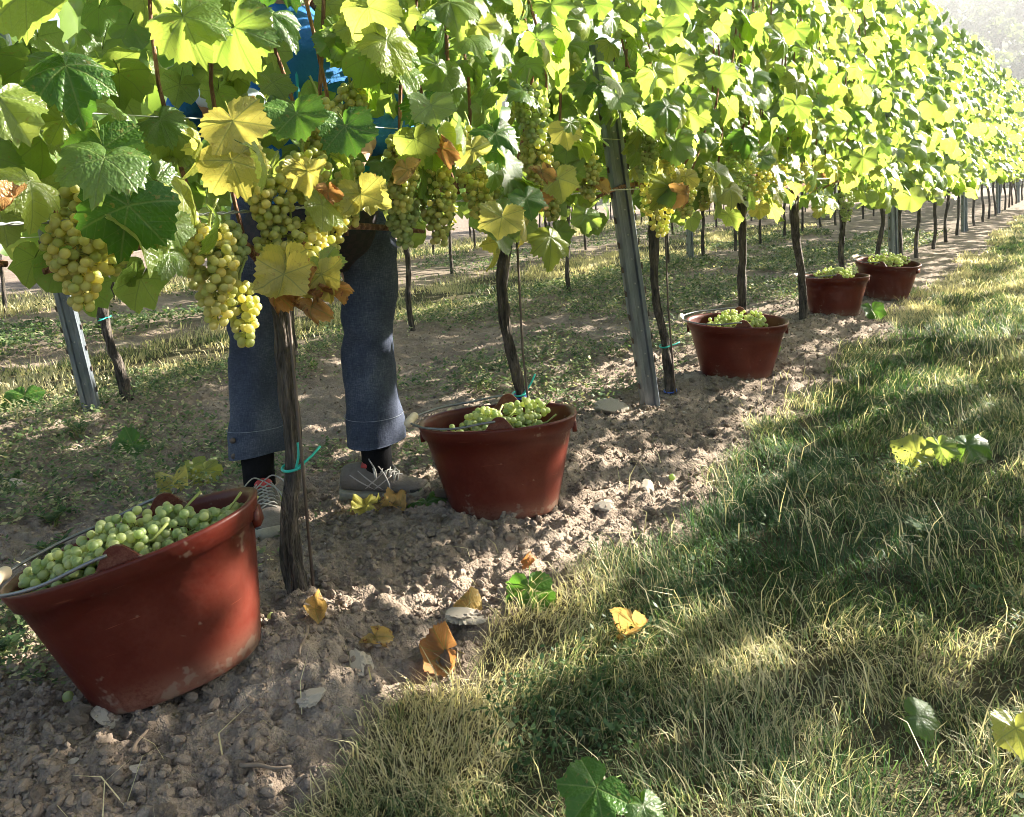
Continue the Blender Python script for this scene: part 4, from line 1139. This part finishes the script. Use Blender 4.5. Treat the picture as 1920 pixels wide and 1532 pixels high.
def shoe(u, w, ang, z0):
    """running shoe; ang = heading of the toe in the person's u-w plane"""
    root = empty('shoe'); root.parent = person
    R = np.array([[cos(ang), -sin(ang), 0], [sin(ang), cos(ang), 0], [0, 0, 1]])
    def W(P): return (np.array(P, float) * np.array([1.06, 1.06, 1.2]) @ R.T + np.array([u, w, z0])) @ np.array(Mp.to_3x3()).T
    # stations along the foot (s), half width, top height, floor height, taper of the top
    ST = [(-.085, .018, .060, .030), (-.078, .032, .088, .026), (-.05, .038, .098, .024), (-.01, .040, .100, .022), (.03, .041, .092, .022), (.07, .044, .078, .022), (.11, .047, .062, .023), (.145, .046, .056, .025), (.172, .039, .050, .027), (.188, .024, .042, .029)]
    n = 20
    def loft(st, fn):
        V = []; F = []
        for q in st: V += fn(q)
        for i in range(len(st) - 1):
            for j in range(n): F.append((i * n + j, i * n + (j + 1) % n, (i + 1) * n + (j + 1) % n, (i + 1) * n + j))
        F.append(tuple(range(n - 1, -1, -1))); F.append(tuple((len(st) - 1) * n + j for j in range(n)))
        return W(V), F
    def sec(q):
        s, hw, top, fl = q; o = []
        for t in np.linspace(0, 2 * pi, n, endpoint=False):
            c, sn = cos(t), sin(t); y = hw * abs(c) ** .75 * np.sign(c); zc = (top + fl) / 2; hz = (top - fl) / 2
            z = zc + hz * abs(sn) ** .8 * np.sign(sn)
            y *= 1 - .38 * max(0, sn) ** 1.2
            o.append((s, y, z))
        return o
    fine = spline([(a, b, c, d) for a, b, c, d in ST], 34)
    mb = MB(); mb.add(*loft([tuple(q) for q in fine], sec)); up = obj('upper', mb.mesh('upper', M_SHOE), root)
    def secs(q):
        s, hw, top, fl = q; o = []
        for t in np.linspace(0, 2 * pi, n, endpoint=False):
            c, sn = cos(t), sin(t)
            o.append((s * 1.03, (hw + .004) * abs(c) ** .5 * np.sign(c), fl * .62 + (fl * .55 + .004) * abs(sn) ** .4 * np.sign(sn) * (1 if sn < 0 else .8) + (.006 if abs(s) > .16 else 0)))
        return o
    mb = MB(); mb.add(*loft([tuple(q) for q in fine], secs)); obj('sole', mb.mesh('sole', M_SOLE), root)
    mb = MB(); mb.add(*loft([(q[0] + .003, q[1] + .002, q[2] * .86 + .002, q[3]) for q in fine[-8:]], sec)); obj('toe_cap', mb.mesh('toe_cap', M_SHOED), root)
    top = lambda s: float(np.interp(s, fine[:, 0], fine[:, 2])); hwf = lambda s: float(np.interp(s, fine[:, 0], fine[:, 1]))
    mb = MB()
    for k, s in enumerate(np.linspace(.025, .095, 6)):
        for sg in (-1, 1):
            q = [(s, sg * hwf(s) * .62, top(s) * .93), (s + .006, sg * .012, top(s) + .006), (s + .012, -sg * hwf(s) * .55, top(s + .012) * .95)]
            mb.tube(W(spline(q, 7)), .0024, 5)
    for sg in (-1, 1):
        q = [(.018, 0, top(.018) + .012), (.02, sg * .03, top(.02) + .024), (.05, sg * .062, top(.02) + .004), (.045, sg * .05, top(.02) - .022), (.025, sg * .02, top(.02) + .008)]
        mb.tube(W(spline(q, 20)), .0024, 5)
        q = [(.018, 0, top(.018) + .012), (.06, sg * .035, top(.05) + .005), (.085, sg * .05, .06), (.09, sg * .055, .04)]
        mb.tube(W(spline(q, 14)), .0022, 5)
    obj('lace', mb.mesh('lace', M_LACE), root)
    mb = MB()
    for sg in (-1, 1):
        for s0, s1, z0_, z1_ in ((-.02, .075, .085, .03), (-.045, .05, .075, .028), (.06, -.01, .078, .028), (.085, .02, .070, .028)):
            q = []
            for f in np.linspace(0, 1, 7):
                s = s0 + (s1 - s0) * f; z = z0_ + (z1_ - z0_) * f; zc = (top(s) + .024) / 2; hz = (top(s) - .024) / 2
                sn = np.clip((z - zc) / hz, -1, 1); y = hwf(s) * max(.25, (1 - abs(sn) ** 2.2)) ** .42 * (1 - .38 * max(0, sn) ** 1.2)
                q.append((s, sg * (y + .0008), z))
            mb.tube(W(q), .0023, 5)
    obj('side_stripes', mb.mesh('side_stripes', M_STRP), root)
    mb = MB(); mb.add(*loft([(-.012, .022, .104, .085), (.008, .026, .112, .085), (0.028, .022, .104, .08)], sec)); obj('tongue', mb.mesh('tongue', M_REDT), root)
    return root
shoe(.128, .0, radians(24), gz(*(PF + PU * .18)) - .004)
shoe(-.200, .06, radians(82), gz(*(PF - PU * .2)) - .004)
for u, w in ((.163, -.005), (-.215, 0)):
    mb = MB(); mb.tube([(u, w, .07), (u, w, .13), (u, w, .22)], [.050, .050, .056], 16); obj('sock', rot(mb).mesh('sock', M_SOCK), person)

# ------------------------------------------------------------------ fallen leaves, twigs, single stones
def fallen(kind, i, x, y, s, N, T, lift, label, cat='leaf'):
    Rm = frames(np.array([N], float), np.array([T], float))[0]
    ms = LEAF_ME[kind]
    o = obj('fallen_leaf', ms[i % len(ms)]); o.matrix_world = Matrix.LocRotScale(Vector((x, y, gz(x, y) + lift * .75)), Matrix(Rm.tolist()).to_quaternion(), Vector((s * (1.35 if kind == 'b' else 1.12),) * 3))
    tag(o, label, cat, 'fallen vine leaves'); return o
fallen('b', 0, -.806, 1.53, .055, (-.3, -.8, .5), (.2, .3, -1), .055, 'curled orange-yellow leaf standing in the grass, lit by the sun')
fallen('b', 0, -1.10, 1.235, .065, (.2, -.7, .6), (-.6, .1, -.3), .030, 'rust-orange leaf lying at the edge of the grass')
fallen('b', 2, -1.175, 1.41, .060, (.3, -.3, .8), (-.7, -.4, -.3), .035, 'curled brown leaf among the clods beside the green one')
fallen('d', 3, -1.085, 1.53, .066, (.4, -.8, .6), (.2, -.1, -1), .055, 'deep green leaf propped between curled brown leaves')
fallen('b', 3, -1.18, 1.66, .034, (.5, -.5, .5), (.6, .6, .3), .040, 'small rust leaf tip above the propped green leaf')
fallen('d', 1, -.62, 1.03, .062, (.15, -.35, .9), (-.2, -.7, -.2), .075, 'large dark green leaf in the grass at the bottom edge')
fallen('g', 4, -.55, 1.05, .036, (.3, -.2, .9), (.5, -.4, -.1), .06, 'small green leaf touching the large one at the bottom edge')
fallen('g', 2, -.234, 1.483, .036, (.2, -.5, .8), (.8, .2, -.1), .06, 'single small bright leaf in the shaded grass at right')
fallen('g', 0, -.09, 1.53, .045, (.2, -.5, .8), (.2, -.6, -.4), .06, 'green leaf cut by the right edge in the shaded grass')
fallen('g', 5, -.47, 2.98, .080, (-.3, -.6, .7), (-.6, -.3, -.3), .06, 'sunlit whitish-green leaf on the shaded grass')
fallen('g', 6, -.41, 3.02, .060, (.3, -.7, .6), (.1, .1, -1), .08, 'upright green leaf beside the sunlit one on the grass')
fallen('g', 7, -.335, 3.10, .075, (.1, -.6, .7), (.8, .1, -.3), .07, 'yellow-green folded leaf, rightmost of three on the grass')
fallen('yc', 2, -2.66, 1.60, .085, (.3, -.5, .8), (.6, -.5, -.1), .035, 'pale yellow-green leaf on the soil behind the leaning bucket')
fallen('g', 1, -2.70, 1.70, .06, (.3, -.7, .7), (.2, .2, -.9), .07, 'upright green leaf behind the pale one on the soil')
fallen('g', 3, -2.62, 1.70, .06, (.5, -.6, .7), (.5, .1, -.8), .07, 'second upright green leaf behind the pale one on the soil')
fallen('d', 0, -3.217, 1.77, .085, (.4, -.6, .7), (-.3, -.2, -.6), .05, 'dark green leaf on the soil left of the picker')
fallen('yc', 3, -1.84, 1.74, .080, (.1, -.25, .95), (-.8, -.2, -.1), .02, 'yellow leaf on the ground in front of the shoe')
fallen('b', 1, -1.74, 1.75, .062, (.1, -.25, .95), (.5, .6, -.1), .02, 'orange curled leaf between the yellow and the teal leaf')
fallen('d', 4, -1.67, 1.83, .070, (.1, -.3, .95), (.5, -.5, -.1), .022, 'dull green leaf against the upright bucket')
fallen('g', 2, -2.09, 1.575, .055, (.5, -.7, .4), (.1, .2, -1), .06, 'bright green leaf between the left shoe and the near trunk')
fallen('d', 5, -1.20, 5.86, .085, (.5, -.7, .5), (.1, 0, -1), .07, 'upright green leaf right of the fourth bucket')
fallen('d', 6, -4.55, 1.95, .10, (.5, -.4, .7), (.3, -.3, -.6), .08, 'dark green leaf at the left edge before the second row')
fallen('b', 0, -1.69, 3.02, .03, (.4, -.4, .8), (.4, .2, -.2), .02, 'tiny brown leaf beside the pale stone')
fallen('b', 1, -1.38, 1.13, .045, (.3, -.3, .9), (.6, .3, -.2), .018, 'dark brown crumpled leaf at the foot of the near trunk')
fallen('b', 2, -1.24, 1.17, .040, (.3, -.6, .7), (.2, .3, -.6), .02, 'small withered leaf on the clods below the near trunk')
fallen('g', 1, -1.42, 4.35, .07, (.4, -.6, .7), (.3, .1, -.6), .05, 'green leaf on the ground behind the middle bucket')
fallen('g', 5, -1.60, 4.30, .07, (.4, -.6, .7), (-.3, .1, -.6), .05, 'green leaf at the foot of the fourth trunk')

for i, (x, y, s, lab) in enumerate([(-1.66, 3.0, .075, 'large pale angular stone at the foot of the tilted post'), (-1.15, 2.31, .036, 'flat pale stone on the soil right of the upright bucket'), (-1.20, 2.10, .032, 'grey stone beside the base of the upright bucket'),
        (-1.19, .955, .028, 'pale stone on the soil below the leaning bucket'), (-1.50, .72, .034, 'whitish stone in front of the leaning bucket'), (-1.21, 1.10, .04, 'brown stone at the edge of the grass below the trunk'),
        (-3.2, 1.33, .05, 'flat pale stone on the soil at far left'), (-1.10, .66, .035, 'pale stone at the bottom edge of the soil'), (-1.16, 1.37, .05, 'dark clod-like stone under the curled brown leaf')]):
    o = obj('stone', STONES[i % 5]); o.location = (x, y, gz(x, y) + s * .3); o.rotation_euler = (rng.uniform(-.4, .4), rng.uniform(-.4, .4), rng.uniform(0, 6)); o.scale = (s, s * .9, s * (1.1 if i == 0 else .7)); tag(o, lab, 'stone', 'single stones on the soil')
M_TWIG = simple('dry_twig', (0.20, 0.15, 0.11), 0.9, var=.3)
for i, (x, y, a, l, lab) in enumerate([(-1.29, 1.02, -.9, .10, 'short dry twig on the soil below the near trunk'), (-1.14, .80, .5, .09, 'pale straw twig on the soil near the grass edge'), (-1.38, .72, 2.2, .08, 'small dark twig on the soil in front of the leaning bucket'), (-1.52, 1.78, 2.3, .10, 'thin pale twig on the soil under the upright bucket')]):
    mb = MB(); q = [(-l / 2, 0, 0), (-l * .12, .003, .003), (l * .2, -.001, .004), (l / 2, .003, .008)]; mb.tube(spline(q, 10), [.0045, .005, .004, .0035], 6) if False else mb.tube(spline(q, 10), np.linspace(.0042, .0022, 10), 6)
    o = obj('twig', mb.mesh('twig', M_TWIG)); o.location = (x, y, gz(x, y) + .008); o.rotation_euler = (0, 0.1, a); tag(o, lab, 'twig', 'twigs on the soil')

# ------------------------------------------------------------------ grass and weeds
def grass_material():
    t = NT('grass_blade')
    lv = t.new('ShaderNodeAttribute', attribute_name='lv').outputs['Fac']
    c = t.ramp(lv, [(0.0, (0.030, 0.075, 0.024)), (0.3, (0.085, 0.140, 0.050)), (0.52, (0.20, 0.23, 0.115)), (0.75, (0.42, 0.37, 0.22)), (1.0, (0.62, 0.55, 0.36))])
    t.set(Base_Color=c, Roughness=0.55); t.p.inputs['Specular IOR Level'].default_value = 0.35
    tr = t.new('ShaderNodeBsdfTranslucent'); t.link(t.mix(1.0, c, (1.5, 1.5, 1.0), 'MULTIPLY'), tr.inputs['Color'])
    mx = t.new('ShaderNodeMixShader'); mx.inputs[0].default_value = 0.38
    t.link(t.p.outputs[0], mx.inputs[1]); t.link(tr.outputs[0], mx.inputs[2]); t.link(mx.outputs[0], t.out.inputs[0])
    return t.m
M_GRASS = grass_material()
def blades(x, y, length, width, leanmax, lv, z=None):
    n = len(x); z = ground_z(x, y) if z is None else z
    az = 9.0 * fbm(x * 2.2, y * 2.2, 33, 2) + rng.normal(0, 1.15, n); ln = (.22 + .78 * rng.random(n)) * leanmax; d = np.stack([np.cos(az), np.sin(az), np.zeros(n)], 1)
    sd = np.stack([-np.sin(az + rng.normal(0, .6, n)), np.cos(az), np.zeros(n)], 1)
    up = np.array([0, 0, 1.0]); B = np.stack([x, y, z - .004], 1)
    L_ = length[:, None]; c1 = np.cos(ln * .55)[:, None]; s1 = np.sin(ln * .55)[:, None]; c2 = np.cos(np.minimum(ln * 1.35, 1.75))[:, None]; s2 = np.sin(np.minimum(ln * 1.35, 1.75))[:, None]
    m1 = B + L_ * .5 * (up * c1 + d * s1); az2 = az + rng.normal(0, .7, n); m2 = m1 + L_ * .5 * (up * c2 + np.stack([np.cos(az2), np.sin(az2), np.zeros(n)], 1) * s2)
    w = width[:, None]
    V = np.stack([B - sd * w, B + sd * w, m1 - sd * w * .8, m1 + sd * w * .8, m2], 1).reshape(-1, 3)
    b = (np.arange(n) * 5)[:, None, None]
    F = (np.array([[0, 1, 3], [0, 3, 2], [2, 3, 4]])[None] + b).reshape(-1, 3)
    return V, F, np.repeat(lv, 5)
def grass_lv(x, y):
    dry = fbm(x * 2.3 + 9, y * 1.9, 61, 3)
    green = fbm(x * 1.1 + 4, y * 0.8 + 2, 71, 2)
    base = 0.40 + 1.7 * (dry - 0.5) + 0.5 * sstep(-.75, -1.1, x) - 0.7 * (green - .5)
    return np.clip(base - .06 + rng.normal(0, .24, len(x)) + (rng.random(len(x)) < .15) * .5, 0, 1)
N = 360000
y = 0.4 + (34 - 0.4) * rng.random(N) ** 3.1
xw = np.clip(.25 + y * .08, 0, 1.6)
x = -1.5 + rng.random(N) * (1.5 + xw)
# keep what a wide view can see: left limit of the turf edge, plus thinning by clumps
d = np.hypot(x, y)
clump = fbm(x * 7, y * 7, 81, 2)
zg = zone_grass(x, y)
keep = (rng.random(N) < zg * (0.42 + 1.2 * sstep(.25, .65, clump))) & (d > .55)
x, y, d, clump = x[keep], y[keep], d[keep], clump[keep]
Ln = (0.026 + 0.11 * clump ** 1.8 * rng.random(len(x)) + 0.03 * rng.random(len(x))) * (1 + .02 * d)
V, F, lv = blades(x, y, Ln, 0.00062 * (1 + .45 * d) * rng.uniform(.6, 1.4, len(x)), 1.6, grass_lv(x, y))
tag(obj('grass', fast_mesh('grass', V, F, M_GRASS, attrs={'lv': lv})), 'half-dry matted grass of the alley right of the vine row', 'grass', kind='stuff')
# long dry stalks
N = 5200
y = .5 + 7 * rng.random(N) ** 2; x = -1.3 + rng.random(N) * 1.55
k = rng.random(N) < (zone_grass(x, y) + .03) * (.25 + 1.5 * (fbm(x * 3, y * 3, 88, 2) > .5)); x, y = x[k], y[k]
V, F, lv = blades(x, y, rng.uniform(.06, .17, len(x)), rng.uniform(.0007, .0013, len(x)) * (1 + .25 * y), 1.7, np.clip(rng.normal(.92, .1, len(x)), 0, 1))
tag(obj('dry_grass_stalks', fast_mesh('dry_grass_stalks', V, F, M_GRASS, attrs={'lv': lv})), 'long straw-coloured stalks sticking out of the grass', 'grass', kind='stuff')
# turf of the alley behind the second row
N = 85000
x = rng.uniform(-6.3, -4.1, N); y = 1.0 + 16 * rng.random(N) ** 1.6
k = rng.random(N) < zone_grass(x, y) * sstep(.3, .6, fbm(x * 2, y * 1.5, 87, 3)) + .06; x, y = x[k], y[k]
V, F, lv = blades(x, y, rng.uniform(.03, .10, len(x)), .003 * rng.uniform(.7, 1.3, len(x)) * (1 + .05 * y), 1.3, np.clip(grass_lv(x, y) - .05, 0, 1))
tag(obj('grass_strip', fast_mesh('grass_strip', V, F, M_GRASS, attrs={'lv': lv})), 'strip of pale grass in the alley behind the second row', 'grass', kind='stuff')
N = 16000
x = rng.uniform(-11, -8.5, N); y = 2.5 + 22 * rng.random(N) ** 1.5
V, F, lv = blades(x, y, rng.uniform(.06, .15, len(x)), .006 * rng.uniform(.7, 1.3, len(x)), 1.1, np.clip(grass_lv(x, y) + .1, 0, 1))
tag(obj('grass_strip', fast_mesh('grass_strip', V, F, M_GRASS, attrs={'lv': lv})), 'far strip of grass behind the fourth row', 'grass', kind='stuff')

def weed_leaves(x, y, h, s, lv, rosette=5):
    """small pointed leaves fanned round each stem"""
    n = len(x) * rosette; X = np.repeat(x, rosette); Y = np.repeat(y, rosette); Z = np.repeat(ground_z(x, y), rosette) + np.repeat(h, rosette) * rng.uniform(.2, 1, n)
    S = np.repeat(s, rosette) * rng.uniform(.6, 1.3, n); az = rng.uniform(0, 2 * pi, n); el = rng.uniform(-.2, .8, n)
    d = np.stack([np.cos(az) * np.cos(el), np.sin(az) * np.cos(el), np.sin(el)], 1); sd = np.stack([-np.sin(az), np.cos(az), rng.normal(0, .25, n)], 1)
    B = np.stack([X, Y, Z], 1) + d * (S * .35)[:, None] + np.stack([rng.normal(0, .02, n), rng.normal(0, .02, n), np.zeros(n)], 1) * np.repeat(h, rosette)[:, None] * 8
    S = S[:, None]
    V = np.stack([B, B + d * S * .5 + sd * S * .28, B + d * S, B + d * S * .5 - sd * S * .28], 1).reshape(-1, 3)
    F = (np.array([[0, 1, 2], [0, 2, 3]])[None] + (np.arange(n) * 4)[:, None, None]).reshape(-1, 3)
    return V, F, np.repeat(np.clip(np.repeat(lv, rosette) + rng.normal(0, .12, n), 0, 1), 4)
N = 36000
x = rng.uniform(-4.7, -1.72, N); y = .7 + 14 * rng.random(N) ** 1.5
pat = fbm(x * 1.5 + 20, y * 1.2, 91, 3) - .10 * np.exp(-((x - R1) / .35) ** 2)
dn = sstep(.42, .60, pat + .05 * sstep(2, 5, y)) * .85 + .04
k = rng.random(N) < dn; x, y = x[k], y[k]
V, F, lv = weed_leaves(x, y, rng.uniform(.012, .07, len(x)), rng.uniform(.010, .022, len(x)) * (1 + .10 * y), np.clip(rng.normal(.40, .17, len(x)), 0, 1))
tag(obj('weeds', fast_mesh('weeds', V, F, M_GRASS, attrs={'lv': lv})), 'low green weeds spread over the soil behind the front row', 'weeds', kind='stuff')
N = 14000
x = rng.uniform(-9, -6, N); y = 2 + 20 * rng.random(N) ** 1.4
k = rng.random(N) < sstep(.40, .6, fbm(x * 1.2, y, 95, 3)); x, y = x[k], y[k]
V, F, lv = weed_leaves(x, y, rng.uniform(.02, .09, len(x)), rng.uniform(.02, .045, len(x)), np.clip(rng.normal(.3, .14, len(x)), 0, 1))
tag(obj('weeds', fast_mesh('weeds', V, F, M_GRASS, attrs={'lv': lv})), 'green weeds between the third and fourth rows', 'weeds', kind='stuff')
N = 9000   # clover-like weeds scattered in the grass
x = -1.0 + 1.2 * rng.random(N); y = .8 + 6 * rng.random(N) ** 1.6
k = rng.random(N) < sstep(.56, .68, fbm(x * 2.5 + 7, y * 2.5, 97, 2)); x, y = x[k], y[k]
V, F, lv = weed_leaves(x, y, rng.uniform(.03, .07, len(x)), rng.uniform(.008, .016, len(x)), np.clip(rng.normal(.12, .1, len(x)), 0, 1))
tag(obj('weeds', fast_mesh('weeds', V, F, M_GRASS, attrs={'lv': lv})), 'patches of small dark leaves within the alley grass', 'weeds', kind='stuff')

# single weed plants by the leaning bucket
def weed_plant(x, y, h, label, n=7, sz=.03):
    root = empty('weed_plant', (x, y, gz(x, y))); tag(root, label, 'weed', 'single weed plants')
    ms = MB(); ml = []
    for i in range(n):
        a = rng.uniform(0, 6.3); l = h * rng.uniform(.6, 1.1); tip = np.array([cos(a) * l * .6, sin(a) * l * .6, l * .75]); q = spline([(0, 0, -.01), tip * .5 + (0, 0, l * .12), tip], 7); ms.tube(q, .0012, 4, caps=False)
        for p in q[2:]:
            for s in (0, 2.2, 4.1):
                b = a + s + rng.normal(0, .3); d = np.array([cos(b), sin(b), .35]); sd = np.array([-sin(b), cos(b), 0]); L2 = sz * rng.uniform(.6, 1.1)
                ml.append((p, p + d * L2 * .5 + sd * L2 * .22, p + d * L2, p + d * L2 * .5 - sd * L2 * .22))
    obj('stems', ms.mesh('stems', M_SHOOT), root)
    V = np.array(ml).reshape(-1, 3); F = np.arange(len(V)).reshape(-1, 4)
    tag(obj('leaves', fast_mesh('leaves', V, F, M_GRASS, attrs={'lv': np.repeat(np.clip(rng.normal(.2, .12, len(ml)), 0, 1), 4)}), root), kind='stuff')
for x, y, h, lab in [(-3.25, 1.30, .10, 'branching weed left of the picker at the far left'), (-2.75, 1.22, .08, 'weed with pale flower tips behind the leaning bucket'), (-2.5, 1.10, .07, 'small weed touching the pale stone behind the leaning bucket'), (-1.95, .72, .09, 'weed at the left edge below the leaning bucket'),
                  (-2.2, .75, .09, 'second weed at the left edge, behind the leaning bucket'), (-3.6, 1.75, .12, 'weed standing at the foot of the left steel post'), (-2.45, 3.1, .12, 'upright weed behind the second trunk'), (-2.0, 2.45, .06, 'weed just behind the upright bucket'),
                  (-2.6, 3.9, .10, 'weed behind the tilted post'), (-.35, 2.35, .06, 'leafy weed in the shaded grass at right')]:
    weed_plant(x, y, h, lab)

# ------------------------------------------------------------------ far hillside beyond the rows
M_TREE = leaf_material('far_tree_leaf', [(0, (0.030, 0.052, 0.018)), (1, (0.075, 0.095, 0.04))], [(0, (0.12, 0.18, 0.04)), (1, (0.2, 0.25, 0.06))], 'attr', veins=False, tfac=.35)
def tree_meshes(seed):
    r = np.random.default_rng(seed)
    lob = [(r.normal(0, .38), r.normal(0, .38), r.uniform(.75, 1.55), r.uniform(.3, .5)) for _ in range(9)]
    P = []; Nn = []
    for _ in range(420):
        l = lob[r.integers(9)]; q = r.normal(0, 1, 3); q /= np.linalg.norm(q); P.append(np.array(l[:3]) + q * l[3] * r.uniform(.75, 1.08)); Nn.append(q + r.normal(0, .5, 3))
    P = np.array(P); S = r.uniform(.07, .15, len(P)); lv = np.clip(r.normal(.5, .25, len(P)), 0, 1)
    cr = join_leaves('crown', T_LO, P, frames(np.array(Nn), r.normal(0, 1, (len(P), 3))), S, lv, M_TREE)
    mb = MB(); mb.tube(spline([(0, 0, -.2), (.02, 0, .3), (0, .03, .8), (.03, 0, 1.2)], 8), np.linspace(.07, .03, 8), 7)
    for i in range(4):
        l = lob[i]; mb.tube(spline([(0.01, 0, .5 + .1 * i), (l[0] * .5, l[1] * .5, .8 + .1 * i), l[:3]], 6), np.linspace(.03, .012, 6), 5)
    return cr, mb.mesh('trunk', M_BARK)
TREES = [tree_meshes(i) for i in range(5)]
def tree(x, y, s, i, label, group):
    t = empty('hillside_tree', (x, y, gz(x, y))); t.rotation_euler = (0, 0, rng.uniform(0, 6)); t.scale = (s, s, s * rng.uniform(.85, 1.15)); tag(t, label, 'tree', group)
    obj('crown', TREES[i][0], t); obj('trunk', TREES[i][1], t)
for j in range(110):
    D = 85 + 165 * rng.random() ** .8; a = radians(rng.uniform(-11, 0.5))
    tree(D * sin(a), D * cos(a), rng.uniform(2.2, 4.2) * (1 if D > 120 else .7), rng.integers(5), 'small pale rounded tree on the hazy far hillside', 'trees on the far hillside')
P = []; N = 900
a = rng.uniform(radians(-85), radians(60), N); D = rng.uniform(95, 330, N)
k = (a < radians(-14)) | (a > radians(3)); a, D = a[k], D[k]
x, y = D * np.sin(a), D * np.cos(a)
base = bpy.data.meshes.new('b'); bm = bmesh.new(); bmesh.ops.create_icosphere(bm, subdivisions=1, radius=1)
for v_ in bm.verts: v_.co *= 1 + .35 * random.uniform(-1, 1)
bm.to_mesh(base); bm.free()
sz = rng.uniform(2, 4, len(x))
V, F = scatter_mesh('w', base, np.stack([x, y, ground_z(x, y) + sz * .6], 1), sz, rng.uniform(0, 6, len(x)), None)
tag(obj('woodland', fast_mesh('woodland', V, F, M_TREE, attrs={'lv': rng.random(len(V))})), 'distant woodland covering the hills around the vineyard', 'woodland', kind='stuff')

M_WALL = simple('weathered_wall', (0.20, 0.16, 0.16), .9, var=.2, scale=2)
M_PLASTER = simple('pale_plaster', (0.62, 0.58, 0.52), .9, var=.1, scale=2)
M_ROOF = simple('red_tile_roof', (0.34, 0.16, 0.11), .9, var=.2, scale=3)
M_PANE = simple('dark_window_glass', (0.03, 0.035, 0.04), .2)
def house(x, y, w, dp, h, yaw, label, roofh=1.6):
    r = empty('hillside_house', (x, y, gz(x, y) - .6)); r.rotation_euler = (0, 0, yaw); tag(r, label, 'house')
    mb = MB(); mb.box((0, 0, h / 2), (w, dp, h)); obj('wall', mb.mesh('wall', M_PLASTER, False), r)
    mb = MB(); e = .4; hw, hd = w / 2 + e, dp / 2 + e
    V = [(-hw, -hd, h), (hw, -hd, h), (hw, hd, h), (-hw, hd, h), (-hw, 0, h + roofh), (hw, 0, h + roofh)]
    mb.add([(a_, b_, c_ + .02) for a_, b_, c_ in V], [(0, 1, 5, 4), (2, 3, 4, 5), (0, 4, 3), (1, 2, 5), (0, 3, 2, 1)]); obj('roof', mb.mesh('roof', M_ROOF, False), r)
    for i in range(int(w / 2.4)):
        xx = -w / 2 + 1.5 + i * 2.4; mb = MB(); mb.box((xx, -dp / 2 - .02, h * .55), (1.0, .08, 1.2)); wo = obj('window', mb.mesh('window', M_PLASTER, False), r); mb = MB(); mb.box((xx, -dp / 2 - .07, h * .55), (.8, .04, 1.0)); obj('pane', mb.mesh('pane', M_PANE, False), wo)
house(-7.5, 98, 9, 6, 3.0, .1, 'low house with red roof at the foot of the far hillside')
mb = MB()
pts = [(D_ * sin(radians(a_)), D_ * cos(radians(a_))) for D_, a_ in ((208, -9), (206, -7), (205, -5), (204, -3), (203, 0), (204, 4))]
for (xa, ya), (xb, yb) in zip(pts[:-1], pts[1:]):
    l = math.hypot(xb - xa, yb - ya); za = (gz(xa, ya) + gz(xb, yb)) / 2; an = atan2(yb - ya, xb - xa); mb.box(((xa + xb) / 2, (ya + yb) / 2, za + 1.2), (l * 1.01, .8, 3.2), np.array(Matrix.Rotation(an, 3, 'Z')))
tag(obj('terrace_wall', mb.mesh('terrace_wall', M_WALL, False)), 'long dark terrace wall across the hazy far hillside', 'wall')

# ------------------------------------------------------------------ haze
mb = MB(); mb.box((0, 172, 26), (860, 505, 66))
t = NT('morning_haze'); t.n.remove(t.p)
pv = t.new('ShaderNodeVolumePrincipled'); pv.inputs['Color'].default_value = (0.93, 0.95, 0.98, 1); pv.inputs['Density'].default_value = 0.0011; pv.inputs['Anisotropy'].default_value = 0.35
t.link(pv.outputs[0], t.out.inputs['Volume'])
tag(obj('haze', mb.mesh('haze', t.m, False)), 'pale morning haze lying over the vineyard and hills', 'haze', kind='stuff')
